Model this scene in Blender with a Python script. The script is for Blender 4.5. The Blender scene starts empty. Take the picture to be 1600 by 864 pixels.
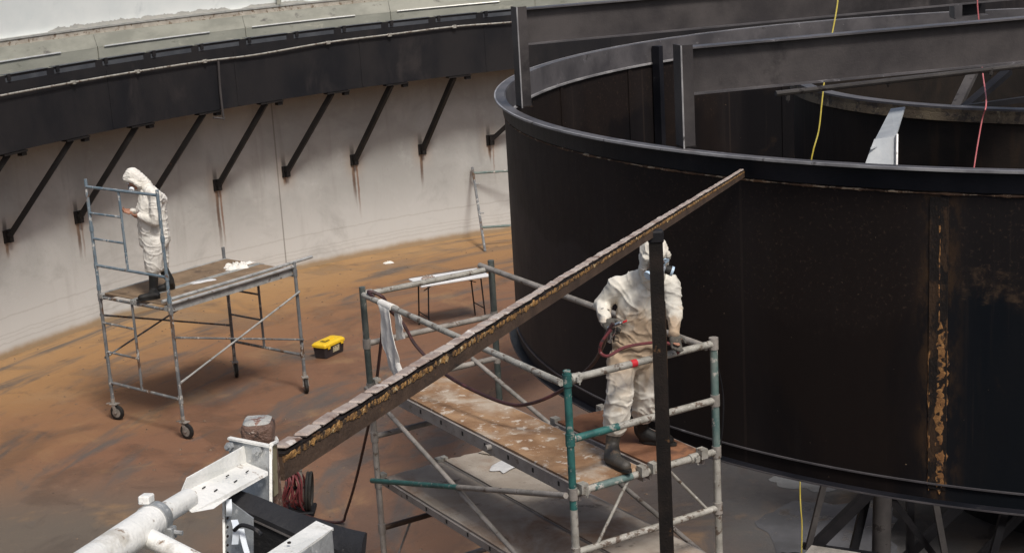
import bpy, bmesh, math, random
import numpy as np
from mathutils import Vector, Matrix, noise
random.seed(7)
S = bpy.context.scene
COL = S.collection
R_ = math.radians
PI = math.pi

# ------------------------------------------------------------------ camera, sky, sun, exposure
FPX, PIT, ROLL, CH = 2453.07, 0.2443, 0.0586, 6.654          # focal length in photo pixels (1600 wide), pitch, roll, eye height
cR, sR = math.cos(ROLL), math.sin(ROLL)
RT = Vector((1, 0, 0)); FW = Vector((0, math.cos(PIT), -math.sin(PIT))); UP = Vector((0, math.sin(PIT), math.cos(PIT)))
CX = RT*cR - UP*sR; CY = RT*sR + UP*cR
cd = bpy.data.cameras.new('camera'); cam = bpy.data.objects.new('camera', cd); COL.objects.link(cam)
cam.matrix_world = Matrix(((CX.x, CY.x, -FW.x, 0), (CX.y, CY.y, -FW.y, 0), (CX.z, CY.z, -FW.z, CH), (0, 0, 0, 1)))
cd.sensor_width = 36; cd.lens = FPX/1600*36; cd.clip_start = .05; cd.clip_end = 800
S.camera = cam

SUN_DIR = Vector((.26, -.50, .78)).normalized()               # towards the sun
w = bpy.data.worlds.new('World'); S.world = w; w.use_nodes = True
nt = w.node_tree; bg = nt.nodes['Background']
sky = nt.nodes.new('ShaderNodeTexSky'); sky.sky_type = 'NISHITA'; sky.sun_disc = False
sky.sun_elevation = math.asin(SUN_DIR.z); sky.sun_rotation = math.atan2(SUN_DIR.x, SUN_DIR.y)
sky.dust_density = 4; sky.air_density = 1.0; sky.ozone_density = .6
nt.links.new(sky.outputs[0], bg.inputs[0]); bg.inputs[1].default_value = .105
sl = bpy.data.lights.new('sun', 'SUN'); so = bpy.data.objects.new('sun', sl); COL.objects.link(so)
sl.energy = 2.7; sl.angle = R_(12); sl.color = (1, .96, .90)
so.rotation_euler = SUN_DIR.to_track_quat('Z', 'Y').to_euler(); so.location = (0, 0, 30)
S.view_settings.view_transform = 'Standard'; S.view_settings.look = 'None'
S.view_settings.exposure = 0.0; S.view_settings.gamma = 1; S.view_settings.use_curve_mapping = False

# ------------------------------------------------------------------ measuring helpers (photo pixel -> point in the place)
CAMP = Vector((0, 0, CH))
def ray(x, y):
    a, b = (x-800)/FPX, (432-y)/FPX
    return FW + CX*a + CY*b
def onz(x, y, z):
    d = ray(x, y); return CAMP + d*((z-CH)/d.z)
def ony(x, y, Y):
    d = ray(x, y); return CAMP + d*(Y/d.y)
def dep(x, y, t): return CAMP + ray(x, y)*t
TX, TY = 5.9973, 15.788
def cyl(x, y, R, far=True):
    d = ray(x, y); a = d.x*d.x+d.y*d.y; b = d.x*TX+d.y*TY; c = TX*TX+TY*TY-R*R
    q = math.sqrt(max(b*b-a*c, 0)); return CAMP + d*((b+(q if far else -q))/a)
def zat(x, y, X, Y):                      # height on the vertical line through (X, Y) seen at pixel row y
    lo, hi = -2., 12.
    for _ in range(40):
        m = (lo+hi)/2; d = Vector((X, Y, m))-CAMP
        py = 432-FPX*d.dot(CY)/d.dot(FW)
        if py > y: lo = m
        else: hi = m
    return m
def pol(R, a, z): return Vector((TX+R*math.cos(a), TY+R*math.sin(a), z))

# ------------------------------------------------------------------ materials
def N(t, k, **kw):
    n = t.nodes.new(k)
    for a, v in kw.items(): setattr(n, a, v)
    return n
def base_mat(name, rough=.7, metal=0.):
    m = bpy.data.materials.new(name); m.use_nodes = True; t = m.node_tree
    b = t.nodes['Principled BSDF']; b.inputs['Roughness'].default_value = rough; b.inputs['Metallic'].default_value = metal
    return m, t, b
def mixc(t, fac, a, b, typ='MIX'):
    n = N(t, 'ShaderNodeMix', data_type='RGBA', blend_type=typ)
    for s, v in ((0, fac), (6, a), (7, b)):
        if isinstance(v, bpy.types.NodeSocket): t.links.new(v, n.inputs[s])
        elif s == 0: n.inputs[0].default_value = v
        else: n.inputs[s].default_value = (*v[:3], 1)
    return n.outputs[2]
def math_(t, op, a, b=0., c=0.):
    n = N(t, 'ShaderNodeMath', operation=op)
    for i, v in enumerate((a, b, c)):
        if isinstance(v, bpy.types.NodeSocket): t.links.new(v, n.inputs[i])
        else: n.inputs[i].default_value = v
    return n.outputs[0]
def smooth(t, v, lo, hi):
    n = N(t, 'ShaderNodeMapRange', interpolation_type='SMOOTHSTEP')
    t.links.new(v, n.inputs[0])
    for i, q in ((1, lo), (2, hi)): n.inputs[i].default_value = q
    return n.outputs[0]
def wpos(t, stretch=(1, 1, 1), off=(0, 0, 0)):
    g = N(t, 'ShaderNodeNewGeometry'); mp = N(t, 'ShaderNodeMapping')
    mp.inputs['Scale'].default_value = stretch; mp.inputs['Location'].default_value = off
    t.links.new(g.outputs['Position'], mp.inputs[0]); return mp.outputs[0]
def nz(t, vec, scale, detail=5, rough=.6, dist=0.):
    n = N(t, 'ShaderNodeTexNoise'); n.inputs['Scale'].default_value = scale; n.inputs['Detail'].default_value = detail
    n.inputs['Roughness'].default_value = rough; n.inputs['Distortion'].default_value = dist
    t.links.new(vec, n.inputs['Vector']); return n.outputs[0]
def bump(t, b, h, strength, dist=.01):
    n = N(t, 'ShaderNodeBump'); n.inputs['Strength'].default_value = strength; n.inputs['Distance'].default_value = dist
    t.links.new(h, n.inputs['Height']); t.links.new(n.outputs[0], b.inputs['Normal'])
_off = [0]
def M(name, c1, c2, scale=3, rough=.7, metal=0., c3=None, s3=14, t3=.6, w3=.05, c4=None, s4=5, t4=.62, w4=.08,
      stretch=(1, 1, 1), bmp=.25, bs=60, r2=None):
    """worn surface: two tones in clouds, then up to two layers of patches (rust, chips, dirt)"""
    m, t, b = base_mat(name, rough, metal); _off[0] += 1; o = _off[0]*3.7
    v = wpos(t, stretch, (o, o*.6, o*.3))
    c = mixc(t, smooth(t, nz(t, v, scale), .32, .68), c1, c2)
    if c4 is not None: c = mixc(t, smooth(t, nz(t, v, s4, 8, .65, .4), t4, t4+w4), c, c4)
    if c3 is not None:
        k = smooth(t, nz(t, v, s3, 8, .68), t3, t3+w3); c = mixc(t, k, c, c3)
        if r2 is not None: t.links.new(math_(t, 'ADD', math_(t, 'MULTIPLY', k, r2-rough), rough), b.inputs['Roughness'])
    t.links.new(c, b.inputs['Base Color'])
    if bmp: bump(t, b, nz(t, v, bs, 4), bmp)
    return m

def radial(t):
    """(radius from the tank centre, angle) of the shading point"""
    g = N(t, 'ShaderNodeNewGeometry'); s = N(t, 'ShaderNodeSeparateXYZ'); t.links.new(g.outputs['Position'], s.inputs[0])
    dx = math_(t, 'SUBTRACT', s.outputs[0], TX); dy = math_(t, 'SUBTRACT', s.outputs[1], TY)
    r = math_(t, 'SQRT', math_(t, 'ADD', math_(t, 'MULTIPLY', dx, dx), math_(t, 'MULTIPLY', dy, dy)))
    at = math_(t, 'ARCTAN2', dy, dx)
    return r, math_(t, 'ADD', at, math_(t, 'MULTIPLY', math_(t, 'LESS_THAN', at, 0.), 2*PI)), s
BR_A0, BR_DA, BR_Z, RW = 2.6185, -.0915, 1.8527, 15.8332

def mat_floor():
    m, t, b = base_mat('floor_rusty_concrete', .75)
    r, a, s = radial(t); v = wpos(t)
    n1 = nz(t, v, .45, 6, .6, .6); n2 = nz(t, v, 1.6, 8, .68, .5); n3 = nz(t, v, 7, 8, .7); n4 = nz(t, wpos(t, (1, 1, 1), (31, 9, 0)), .8, 6, .62, .8)
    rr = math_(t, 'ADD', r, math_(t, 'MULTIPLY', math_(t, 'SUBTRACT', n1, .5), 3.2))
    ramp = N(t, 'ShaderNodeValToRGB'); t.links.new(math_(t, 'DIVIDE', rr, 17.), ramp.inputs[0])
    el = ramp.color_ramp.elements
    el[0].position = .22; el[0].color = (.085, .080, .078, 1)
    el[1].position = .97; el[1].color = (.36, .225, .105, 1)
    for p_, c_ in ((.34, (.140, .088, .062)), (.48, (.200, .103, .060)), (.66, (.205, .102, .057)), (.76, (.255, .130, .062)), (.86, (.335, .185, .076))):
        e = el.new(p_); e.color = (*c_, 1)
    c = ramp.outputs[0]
    # left-hand sector greyer (mud washed off the floor), streaks of grey silt running round the tank
    c = mixc(t, math_(t, 'MULTIPLY', math_(t, 'MULTIPLY', smooth(t, a, 2.88, 3.10), smooth(t, rr, 7.6, 9.6)), .88), c, (.120, .106, .086))
    ring = N(t, 'ShaderNodeCombineXYZ'); t.links.new(math_(t, 'MULTIPLY', r, 1.1), ring.inputs[0]); t.links.new(math_(t, 'MULTIPLY', a, 3.2), ring.inputs[1])
    n5 = nz(t, ring.outputs[0], 1.2, 8, .66, .9)
    c = mixc(t, math_(t, 'MULTIPLY', smooth(t, n5, .50, .66), .85), c, (.098, .088, .080))
    c = mixc(t, math_(t, 'MULTIPLY', smooth(t, n4, .54, .70), .55), c, (.31, .185, .09))
    c = mixc(t, math_(t, 'MULTIPLY', smooth(t, n2, .55, .72), .55), c, (.075, .055, .045))
    c = mixc(t, math_(t, 'MULTIPLY', smooth(t, n3, .60, .72), .35), c, (.30, .21, .13))
    c = mixc(t, math_(t, 'MULTIPLY', smooth(t, nz(t, v, 18, 6, .7), .62, .7), .35), c, (.05, .035, .03))
    n6 = nz(t, ring.outputs[0], 5.5, 9, .74, .5)
    c = mixc(t, math_(t, 'MULTIPLY', smooth(t, n6, .55, .68), .28), c, (.07, .052, .044))
    c = mixc(t, math_(t, 'MULTIPLY', smooth(t, nz(t, wpos(t, (1, 1, 1), (8, 2, 0)), 3.2, 10, .78, .3), .56, .66), .25), c, (.29, .18, .10))
    n7 = nz(t, v, 60, 6, .75)
    c = mixc(t, math_(t, 'MULTIPLY', smooth(t, n7, .60, .66), .45), c, (.04, .03, .026)); c = mixc(t, math_(t, 'MULTIPLY', math_(t, 'SUBTRACT', 1., smooth(t, n7, .34, .40)), .35), c, (.36, .27, .19))
    n8 = nz(t, wpos(t, (1, 1, 1), (3, 12, 0)), .5, 5, .6, .7); damp = smooth(t, n8, .50, .60)
    c = mixc(t, math_(t, 'MULTIPLY', damp, .28), c, (.05, .036, .030))
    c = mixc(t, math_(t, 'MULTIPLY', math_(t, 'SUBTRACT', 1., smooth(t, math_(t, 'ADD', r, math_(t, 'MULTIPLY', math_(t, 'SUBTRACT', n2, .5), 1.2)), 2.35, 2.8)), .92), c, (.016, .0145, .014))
    t.links.new(c, b.inputs['Base Color'])
    t.links.new(math_(t, 'SUBTRACT', .85, math_(t, 'MULTIPLY', damp, .42)), b.inputs['Roughness'])
    bump(t, b, math_(t, 'ADD', n3, math_(t, 'MULTIPLY', n7, .35)), .4, .02)
    return m

def mat_wall():
    m, t, b = base_mat('wall_concrete', .85)
    r, a, s = radial(t); z = s.outputs[2]
    v = wpos(t); n1 = nz(t, v, .5, 6, .6, .5); n2 = nz(t, v, 3, 8, .7); n3 = nz(t, wpos(t, (2.2, 2.2, .25)), 1.6, 6, .6)
    c = mixc(t, smooth(t, n1, .35, .68), (.335, .332, .315), (.47, .466, .445))
    c = mixc(t, math_(t, 'MULTIPLY', smooth(t, n3, .50, .72), .42), c, (.24, .225, .205))
    c = mixc(t, math_(t, 'MULTIPLY', smooth(t, n2, .55, .75), .3), c, (.57, .565, .545))
    c = mixc(t, math_(t, 'MULTIPLY', smooth(t, nz(t, wpos(t, (1, 1, 1), (2, 9, 4)), 24, 7, .75), .60, .68), .30), c, (.17, .155, .14))
    # whiter low down, pour lines, tan waterline at the foot
    c = mixc(t, math_(t, 'MULTIPLY', math_(t, 'SUBTRACT', 1., smooth(t, math_(t, 'ADD', z, math_(t, 'MULTIPLY', math_(t, 'SUBTRACT', n1, .5), 1.4)), .25, 1.5)), .72), c, (.62, .62, .60))
    c = mixc(t, math_(t, 'MULTIPLY', smooth(t, nz(t, wpos(t, (1, 1, 1.2), (17, 3, 5)), .9, 7, .66, .5), .50, .72), .42), c, (.25, .243, .227))
    zz = math_(t, 'ADD', z, math_(t, 'MULTIPLY', math_(t, 'SUBTRACT', n2, .5), .10))
    for z0, wd, k in ((.62, .012, .35), (.36, .010, .3), (.30, .008, .3), (.22, .010, .35)):
        c = mixc(t, math_(t, 'MULTIPLY', math_(t, 'LESS_THAN', math_(t, 'ABSOLUTE', math_(t, 'SUBTRACT', zz, z0)), wd), k*.6), c, (.24, .21, .18))
    c = mixc(t, math_(t, 'MULTIPLY', math_(t, 'SUBTRACT', 1., smooth(t, zz, .04, .17)), .85), c, (.30, .19, .08))
    # rust runs below the feet of the braces and a dark smear above them
    k = math_(t, 'DIVIDE', math_(t, 'SUBTRACT', a, BR_A0), BR_DA)
    fr = math_(t, 'MULTIPLY', math_(t, 'SUBTRACT', k, math_(t, 'ROUND', k)), abs(BR_DA)*RW)       # metres along the wall from the nearest foot
    idn = nz(t, wpos(t, (.9, .9, 0.02), (4, 7, 0)), 1.0, 2)
    idn = smooth(t, idn, .38, .62)
    length = math_(t, 'ADD', .1, math_(t, 'MULTIPLY', idn, 1.1))
    wob = math_(t, 'ADD', fr, math_(t, 'MULTIPLY', math_(t, 'SUBTRACT', nz(t, v, 5, 3), .5), .04))
    dz = math_(t, 'SUBTRACT', BR_Z-.10, z)
    fade = math_(t, 'MULTIPLY', smooth(t, dz, -.02, .04), math_(t, 'SUBTRACT', 1., smooth(t, math_(t, 'DIVIDE', dz, length), .35, 1.)))
    for x0, wd, st, cc in ((-.03, .045, .9, (.10, .055, .032)), (.05, .028, math_(t, 'MULTIPLY', smooth(t, idn, .4, .7), .8), (.17, .08, .04))):
        core = math_(t, 'SUBTRACT', 1., smooth(t, math_(t, 'ABSOLUTE', math_(t, 'SUBTRACT', wob, x0)), wd*.3, wd))
        c = mixc(t, math_(t, 'MULTIPLY', math_(t, 'MULTIPLY', core, fade), st), c, cc)
    halo = math_(t, 'SUBTRACT', 1., smooth(t, math_(t, 'ABSOLUTE', wob), .05, .28))
    c = mixc(t, math_(t, 'MULTIPLY', math_(t, 'MULTIPLY', halo, math_(t, 'SUBTRACT', 1., smooth(t, math_(t, 'ABSOLUTE', math_(t, 'SUBTRACT', z, BR_Z)), .05, .45))), .35), c, (.36, .24, .15))
    up = math_(t, 'MULTIPLY', smooth(t, math_(t, 'SUBTRACT', z, BR_Z), .0, .05), math_(t, 'SUBTRACT', 1., smooth(t, math_(t, 'SUBTRACT', z, BR_Z), .12, .36)))
    up = math_(t, 'MULTIPLY', up, math_(t, 'SUBTRACT', 1., smooth(t, math_(t, 'ABSOLUTE', math_(t, 'ADD', wob, .03)), .02, .06)))
    c = mixc(t, math_(t, 'MULTIPLY', up, .8), c, (.07, .06, .055))
    # upright construction joints
    j = math_(t, 'DIVIDE', math_(t, 'SUBTRACT', a, 2.263), .62)
    jf = math_(t, 'ABSOLUTE', math_(t, 'MULTIPLY', math_(t, 'SUBTRACT', j, math_(t, 'ROUND', j)), .62*RW))
    c = mixc(t, math_(t, 'MULTIPLY', math_(t, 'LESS_THAN', jf, .014), .6), c, (.14, .12, .105))
    # green grime on the inner face above the trough
    c = mixc(t, math_(t, 'MULTIPLY', smooth(t, z, 4.0, 4.2), .7), c, (.26, .27, .21))
    t.links.new(c, b.inputs['Base Color']); bump(t, b, n2, .3, .02)
    return m

def mat_tank():
    m, t, b = base_mat('tank_black_coating', .55)
    r, a, s = radial(t); z = s.outputs[2]; v = wpos(t)
    n1 = nz(t, wpos(t, (1, 1, .6)), .7, 6, .6, .8); n2 = nz(t, v, 4, 8, .7); n3 = nz(t, wpos(t, (3, 3, .3)), 1.5, 5)
    c = mixc(t, smooth(t, n1, .40, .62), (.0055, .005, .006), (.012, .0085, .0075))
    # the paint on the right-hand plates has gone blue-black, the left side has its grazing sheen painted in as lighter brown
    c = mixc(t, math_(t, 'MULTIPLY', smooth(t, a, 4.16, 4.20), .8), c, (.004, .0065, .0095))
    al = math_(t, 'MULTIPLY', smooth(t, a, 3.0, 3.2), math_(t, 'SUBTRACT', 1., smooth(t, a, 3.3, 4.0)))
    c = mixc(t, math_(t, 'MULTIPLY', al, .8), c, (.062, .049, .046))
    hz = smooth(t, math_(t, 'ADD', z, math_(t, 'MULTIPLY', math_(t, 'SUBTRACT', n1, .5), 1.6)), 3.55, 3.75)
    c = mixc(t, math_(t, 'MULTIPLY', hz, .55), c, (.0165, .0120, .0105))
    c = mixc(t, math_(t, 'MULTIPLY', smooth(t, n3, .55, .75), .4), c, (.018, .015, .014))
    c = mixc(t, math_(t, 'MULTIPLY', smooth(t, nz(t, wpos(t, (1, 1, 1), (5, 5, 1)), 1.3, 8, .7, .6), .60, .74), .5), c, (.045, .028, .017))
    ds = math_(t, 'MULTIPLY', math_(t, 'SUBTRACT', a, SEAM_A), 5.98)
    nb = nz(t, wpos(t, (1, 1, 3.5)), 1.6, 9, .74, .6)
    bandz = math_(t, 'ABSOLUTE', math_(t, 'SUBTRACT', math_(t, 'ADD', z, math_(t, 'MULTIPLY', math_(t, 'SUBTRACT', nb, .5), .9)), math_(t, 'SUBTRACT', 3.80, math_(t, 'MULTIPLY', ds, .10))))
    blot = math_(t, 'MULTIPLY', math_(t, 'SUBTRACT', 1., smooth(t, bandz, .01, .12)), math_(t, 'MULTIPLY', smooth(t, ds, .03, .2), math_(t, 'SUBTRACT', 1., smooth(t, ds, .8, 1.5))))
    c = mixc(t, math_(t, 'MULTIPLY', math_(t, 'MULTIPLY', blot, smooth(t, nz(t, v, 9, 8, .7), .44, .66)), .55), c, (.10, .064, .038))
    drip = smooth(t, nz(t, wpos(t, (9, 9, .22)), 1.6, 6, .7), .60, .72)
    c = mixc(t, math_(t, 'MULTIPLY', drip, .45), c, (.026, .020, .0175))
    c = mixc(t, math_(t, 'MULTIPLY', math_(t, 'MULTIPLY', hz, smooth(t, nz(t, v, 34, 7, .75), .56, .66)), .55), c, (.07, .046, .033))
    pj = math_(t, 'DIVIDE', math_(t, 'SUBTRACT', a, SEAM_A), .262); pjf = math_(t, 'ABSOLUTE', math_(t, 'MULTIPLY', math_(t, 'SUBTRACT', pj, math_(t, 'ROUND', pj)), .262*5.98))
    c = mixc(t, math_(t, 'MULTIPLY', math_(t, 'LESS_THAN', pjf, .012), .5), c, (.035, .025, .02))
    c = mixc(t, math_(t, 'MULTIPLY', math_(t, 'SUBTRACT', 1., smooth(t, pjf, .0, .35)), .25), c, (.026, .022, .022))
    near = math_(t, 'MULTIPLY', math_(t, 'SUBTRACT', 1., smooth(t, math_(t, 'ABSOLUTE', ds), .05, .22)), smooth(t, nz(t, wpos(t, (1, 1, .4)), 7, 8, .7), .45, .65))
    c = mixc(t, math_(t, 'MULTIPLY', near, .6), c, (.075, .042, .02))
    c = mixc(t, math_(t, 'MULTIPLY', smooth(t, nz(t, v, 26, 4, .6), .735, .76), .8), c, (.30, .22, .14))
    t.links.new(c, b.inputs['Base Color'])
    t.links.new(math_(t, 'ADD', .50, math_(t, 'MULTIPLY', n2, .25)), b.inputs['Roughness'])
    b.inputs['Specular IOR Level'].default_value = .13
    bump(t, b, n2, .25, .01)
    return m

SEAM_A = 4.184
MAT = {}
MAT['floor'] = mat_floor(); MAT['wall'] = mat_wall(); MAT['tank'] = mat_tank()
def mat_well():
    m, t, b = base_mat('well_brown_coating', .7); v = wpos(t)
    c = mixc(t, smooth(t, nz(t, v, 1.1, 7, .65, .6), .35, .65), (.011, .0095, .0085), (.023, .017, .0135))
    c = mixc(t, math_(t, 'MULTIPLY', smooth(t, nz(t, wpos(t, (2, 2, .3)), 3, 6, .6), .55, .7), .5), c, (.04, .025, .015))
    t.links.new(c, b.inputs['Base Color']); b.inputs['Specular IOR Level'].default_value = .2; bump(t, b, nz(t, v, 40), .2); return m
MAT['well'] = mat_well()
MAT['curb'] = M('curb_aggregate', (.33, .29, .24), (.46, .42, .36), 6, .9, c3=(.18, .13, .09), s3=11, t3=.55, bmp=.8, bs=45)
MAT['upper'] = M('upper_wall_paint', (.62, .65, .64), (.70, .72, .70), 1.2, .7, c3=(.42, .40, .36), s3=7, t3=.68, c4=(.50, .53, .53), s4=1.6, t4=.56, w4=.2, bmp=.15)
MAT['bare'] = M('bare_render', (.30, .30, .28), (.38, .37, .34), 8, .9, bmp=.5)
MAT['green'] = M('weir_green_plate', (.26, .265, .225), (.345, .345, .295), 1.2, .5, c3=(.14, .14, .11), s3=3, t3=.60, w3=.15, c4=(.42, .41, .34), s4=2, t4=.6, bmp=.15, stretch=(1, 1, 2))
MAT['greytan'] = M('weir_sloped_plate', (.24, .24, .20), (.35, .345, .29), 1.6, .45, c3=(.12, .11, .10), s3=2.2, t3=.58, w3=.12, bmp=.15, stretch=(1, 1, 2))
MAT['bright'] = M('bright_zinc', (.62, .62, .58), (.78, .77, .72), 8, .35, .6, bmp=.1)
MAT['trough'] = M('trough_black_steel', (.0095, .010, .0125), (.020, .0185, .0195), 1.2, .6, c3=(.045, .038, .034), s3=5, t3=.66, w3=.12, c4=(.033, .029, .029), s4=1.3, t4=.55, w4=.2, bmp=.2, stretch=(1, 1, .6))
MAT['slot'] = M('flange_bluegrey', (.04, .046, .056), (.07, .077, .088), 3, .5, bmp=.1)
MAT['brace'] = M('brace_black_steel', (.010, .009, .009), (.018, .016, .015), 4, .6, c3=(.10, .055, .03), s3=9, t3=.66, bmp=.2)
MAT['rim'] = M('rim_grey_primer', (.050, .047, .051), (.105, .098, .102), 2.5, .5, c3=(.022, .020, .020), s3=5, t3=.57, w3=.18, c4=(.22, .21, .22), s4=7, t4=.62, bmp=.15)
MAT['rimdark'] = M('rim_dark_band', (.007, .008, .011), (.016, .016, .020), 2, .4, c3=(.06, .058, .06), s3=4, t3=.62, w3=.12, bmp=.15)
MAT['edge'] = M('worn_edge_and_highlight', (.22, .215, .22), (.46, .45, .45), 3, .4, .3, c3=(.07, .065, .065), s3=6, t3=.58, w3=.1, bmp=.1)
MAT['beam'] = M('beam_dark_primer', (.038, .034, .035), (.080, .071, .069), 1.3, .55, c3=(.022, .020, .021), s3=1.5, t3=.52, w3=.18, c4=(.11, .098, .092), s4=5, t4=.62, w4=.2, bmp=.2)
MAT['rust'] = M('rust_bead', (.17, .075, .025), (.36, .18, .06), 18, .85, c3=(.03, .018, .012), s3=15, t3=.55, c4=(.42, .25, .10), s4=25, t4=.62, bmp=.8, bs=90)
MAT['rustline'] = M('rust_line', (.05, .032, .024), (.17, .10, .06), 2, .85, c3=(.42, .33, .23), s3=9, t3=.52, bmp=.6, bs=90)
MAT['rustpatch'] = M('rust_patches', (.010, .009, .009), (.022, .016, .013), 5, .8, c3=(.15, .08, .035), s3=11, t3=.60, w3=.12, c4=(.05, .03, .018), s4=6, t4=.50, bmp=.7, bs=70, stretch=(1, 1, .5))
MAT['goldrust'] = M('gold_rust', (.17, .085, .03), (.52, .28, .085), 45, .55, c3=(.05, .03, .016), s3=40, t3=.50, w3=.06, c4=(.80, .62, .34), s4=30, t4=.57, bmp=1, bs=120, r2=.9)
MAT['rustbeam'] = M('brown_steel', (.058, .036, .024), (.10, .062, .040), 6, .6, c3=(.16, .085, .04), s3=20, t3=.64, c4=(.025, .018, .015), s4=9, t4=.60, bmp=.4, bs=100)
MAT['blocks'] = M('worn_blocks', (.27, .20, .165), (.46, .395, .345), 9, .65, c3=(.14, .08, .055), s3=22, t3=.57, w3=.08, c4=(.62, .57, .52), s4=20, t4=.58, bmp=.3, bs=120)
MAT['post'] = M('black_post', (.009, .0075, .007), (.022, .016, .013), 6, .6, c3=(.11, .06, .03), s3=16, t3=.63, bmp=.3, bs=90)
MAT['greystrut'] = M('pale_grey_steel', (.30, .32, .34), (.40, .42, .43), 4, .5, c3=(.16, .13, .11), s3=8, t3=.66, bmp=.15)
MAT['yellowrust'] = M('corroded_flange', (.06, .042, .026), (.13, .10, .062), 4, .8, c3=(.03, .022, .017), s3=9, t3=.50, w3=.12, c4=(.24, .20, .13), s4=7, t4=.60, bmp=.6)
MAT['truss'] = M('truss_grey', (.050, .046, .046), (.085, .078, .075), 3, .6, c3=(.03, .026, .026), s3=6, t3=.58, bmp=.2)
MAT['trussdark'] = M('truss_dark', (.008, .008, .010), (.017, .016, .018), 3, .6, bmp=.2)
MAT['blue'] = M('scaffold_blue', (.10, .155, .20), (.19, .23, .26), 9, .5, c3=(.52, .52, .50), s3=13, t3=.56, c4=(.14, .085, .055), s4=8, t4=.58, bmp=.2, stretch=(1, 1, .6))
MAT['greyblue'] = M('scaffold_greyblue', (.12, .13, .14), (.21, .215, .215), 8, .5, c3=(.50, .49, .46), s3=13, t3=.57, c4=(.11, .065, .04), s4=6, t4=.54, bmp=.2, stretch=(1, 1, .6))
MAT['silver'] = M('silver_tube', (.34, .35, .34), (.52, .52, .50), 9, .4, .3, c3=(.16, .13, .11), s3=11, t3=.6, bmp=.2)
MAT['galv'] = M('scaffold_galvanised', (.24, .23, .20), (.40, .385, .345), 9, .55, c3=(.12, .09, .07), s3=14, t3=.55, c4=(.60, .58, .53), s4=22, t4=.60, bmp=.4, bs=90)
MAT['galvdull'] = M('scaffold_dull_tube', (.20, .185, .165), (.33, .30, .27), 8, .6, c3=(.11, .08, .06), s3=11, t3=.58, bmp=.3)
MAT['teal'] = M('scaffold_teal', (.018, .085, .08), (.035, .15, .135), 9, .5, c3=(.27, .28, .25), s3=16, t3=.56, c4=(.02, .06, .06), s4=5, t4=.6, bmp=.2)
MAT['tealgrey'] = M('scaffold_teal_worn', (.06, .13, .125), (.19, .23, .21), 4, .5, c3=(.45, .43, .39), s3=11, t3=.56, c4=(.10, .075, .055), s4=8, t4=.6, bmp=.2)
MAT['darkpost'] = M('scaffold_dark_green', (.05, .065, .06), (.11, .12, .11), 6, .5, c3=(.25, .235, .21), s3=10, t3=.6, c4=(.11, .04, .03), s4=3, t4=.62, bmp=.2)
MAT['ply'] = M('ply_orange', (.22, .12, .06), (.38, .235, .13), 3.5, .8, c3=(.55, .48, .40), s3=11, t3=.56, w3=.07, c4=(.45, .375, .295), s4=1.3, t4=.52, w4=.14, bmp=.4)
MAT['plyred'] = M('ply_reddish', (.19, .085, .045), (.30, .14, .07), 3, .85, c3=(.42, .30, .20), s3=11, t3=.63, c4=(.11, .055, .035), s4=4, t4=.55, w4=.12, bmp=.3)
MAT['plydull'] = M('ply_dull', (.17, .115, .07), (.26, .18, .11), 3, .85, c3=(.38, .30, .22), s3=8, t3=.63, c4=(.11, .075, .05), s4=4, t4=.56, w4=.12, bmp=.3)
MAT['plygrey'] = M('ply_grey_dirt', (.31, .265, .22), (.44, .39, .335), 2.5, .9, c3=(.11, .085, .068), s3=4.5, t3=.58, w3=.14, c4=(.25, .155, .10), s4=1.1, t4=.48, w4=.2, bmp=.4)
MAT['fascia'] = M('plank_rail_grey', (.25, .22, .20), (.34, .31, .285), 6, .6, c3=(.15, .12, .10), s3=10, t3=.6, bmp=.2)
MAT['dark'] = M('dark_gap', (.010, .009, .008), (.016, .014, .012), 5, .8, bmp=0)
MAT['rubber'] = M('black_rubber', (.018, .018, .018), (.035, .033, .03), 6, .6, c3=(.12, .09, .065), s3=9, t3=.6, w3=.12, bmp=.2)
MAT['bootdirty'] = M('dirty_boot', (.045, .042, .038), (.085, .075, .062), 9, .6, c3=(.17, .12, .08), s3=10, t3=.56, w3=.12, bmp=.2)
MAT['flap'] = M('black_flap', (.016, .016, .018), (.028, .028, .030), 5, .55, c3=(.07, .065, .062), s3=14, t3=.62, c4=(.055, .052, .05), s4=4, t4=.62, w4=.12, bmp=.3)
MAT['coverA'] = M('coverall_white', (.67, .64, .57), (.77, .74, .68), 4, .9, c3=(.52, .46, .37), s3=5, t3=.58, w3=.14, bmp=.35, bs=45)
MAT['skin'] = M('skin', (.33, .16, .10), (.40, .20, .13), 20, .55, bmp=.05)
MAT['glove'] = M('work_glove', (.06, .055, .045), (.11, .10, .085), 14, .8, c3=(.20, .17, .13), s3=12, t3=.6, bmp=.3)
MAT['hat'] = M('cloth_white', (.72, .69, .64), (.79, .77, .72), 6, .9, bmp=.3, bs=70)
MAT['mask'] = M('respirator_grey', (.20, .22, .25), (.30, .32, .35), 12, .5, bmp=.05)
MAT['lightblue'] = M('filter_blue', (.45, .60, .75), (.55, .68, .80), 12, .4, bmp=.05)
MAT['hosedark'] = M('hose_dark', (.030, .014, .014), (.055, .022, .022), 10, .5, c3=(.13, .04, .04), s3=4, t3=.55, w3=.15, bmp=.1)
MAT['hosered'] = M('hose_red', (.10, .022, .026), (.18, .036, .038), 9, .5, c3=(.05, .03, .03), s3=9, t3=.56, bmp=.1)
MAT['redtape'] = M('red_tape', (.55, .02, .03), (.62, .03, .04), 9, .5, bmp=.05)
MAT['yellow'] = M('yellow_line', (.72, .56, .08), (.80, .66, .15), 9, .5, bmp=.05)
MAT['redline'] = M('pink_red_line', (.55, .14, .15), (.62, .20, .20), 9, .5, bmp=.05)
MAT['boxyellow'] = M('plastic_yellow', (.80, .50, .02), (.86, .58, .03), 9, .4, bmp=.05)
MAT['boxblack'] = M('plastic_black', (.022, .02, .024), (.035, .03, .034), 9, .45, bmp=.05)
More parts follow.
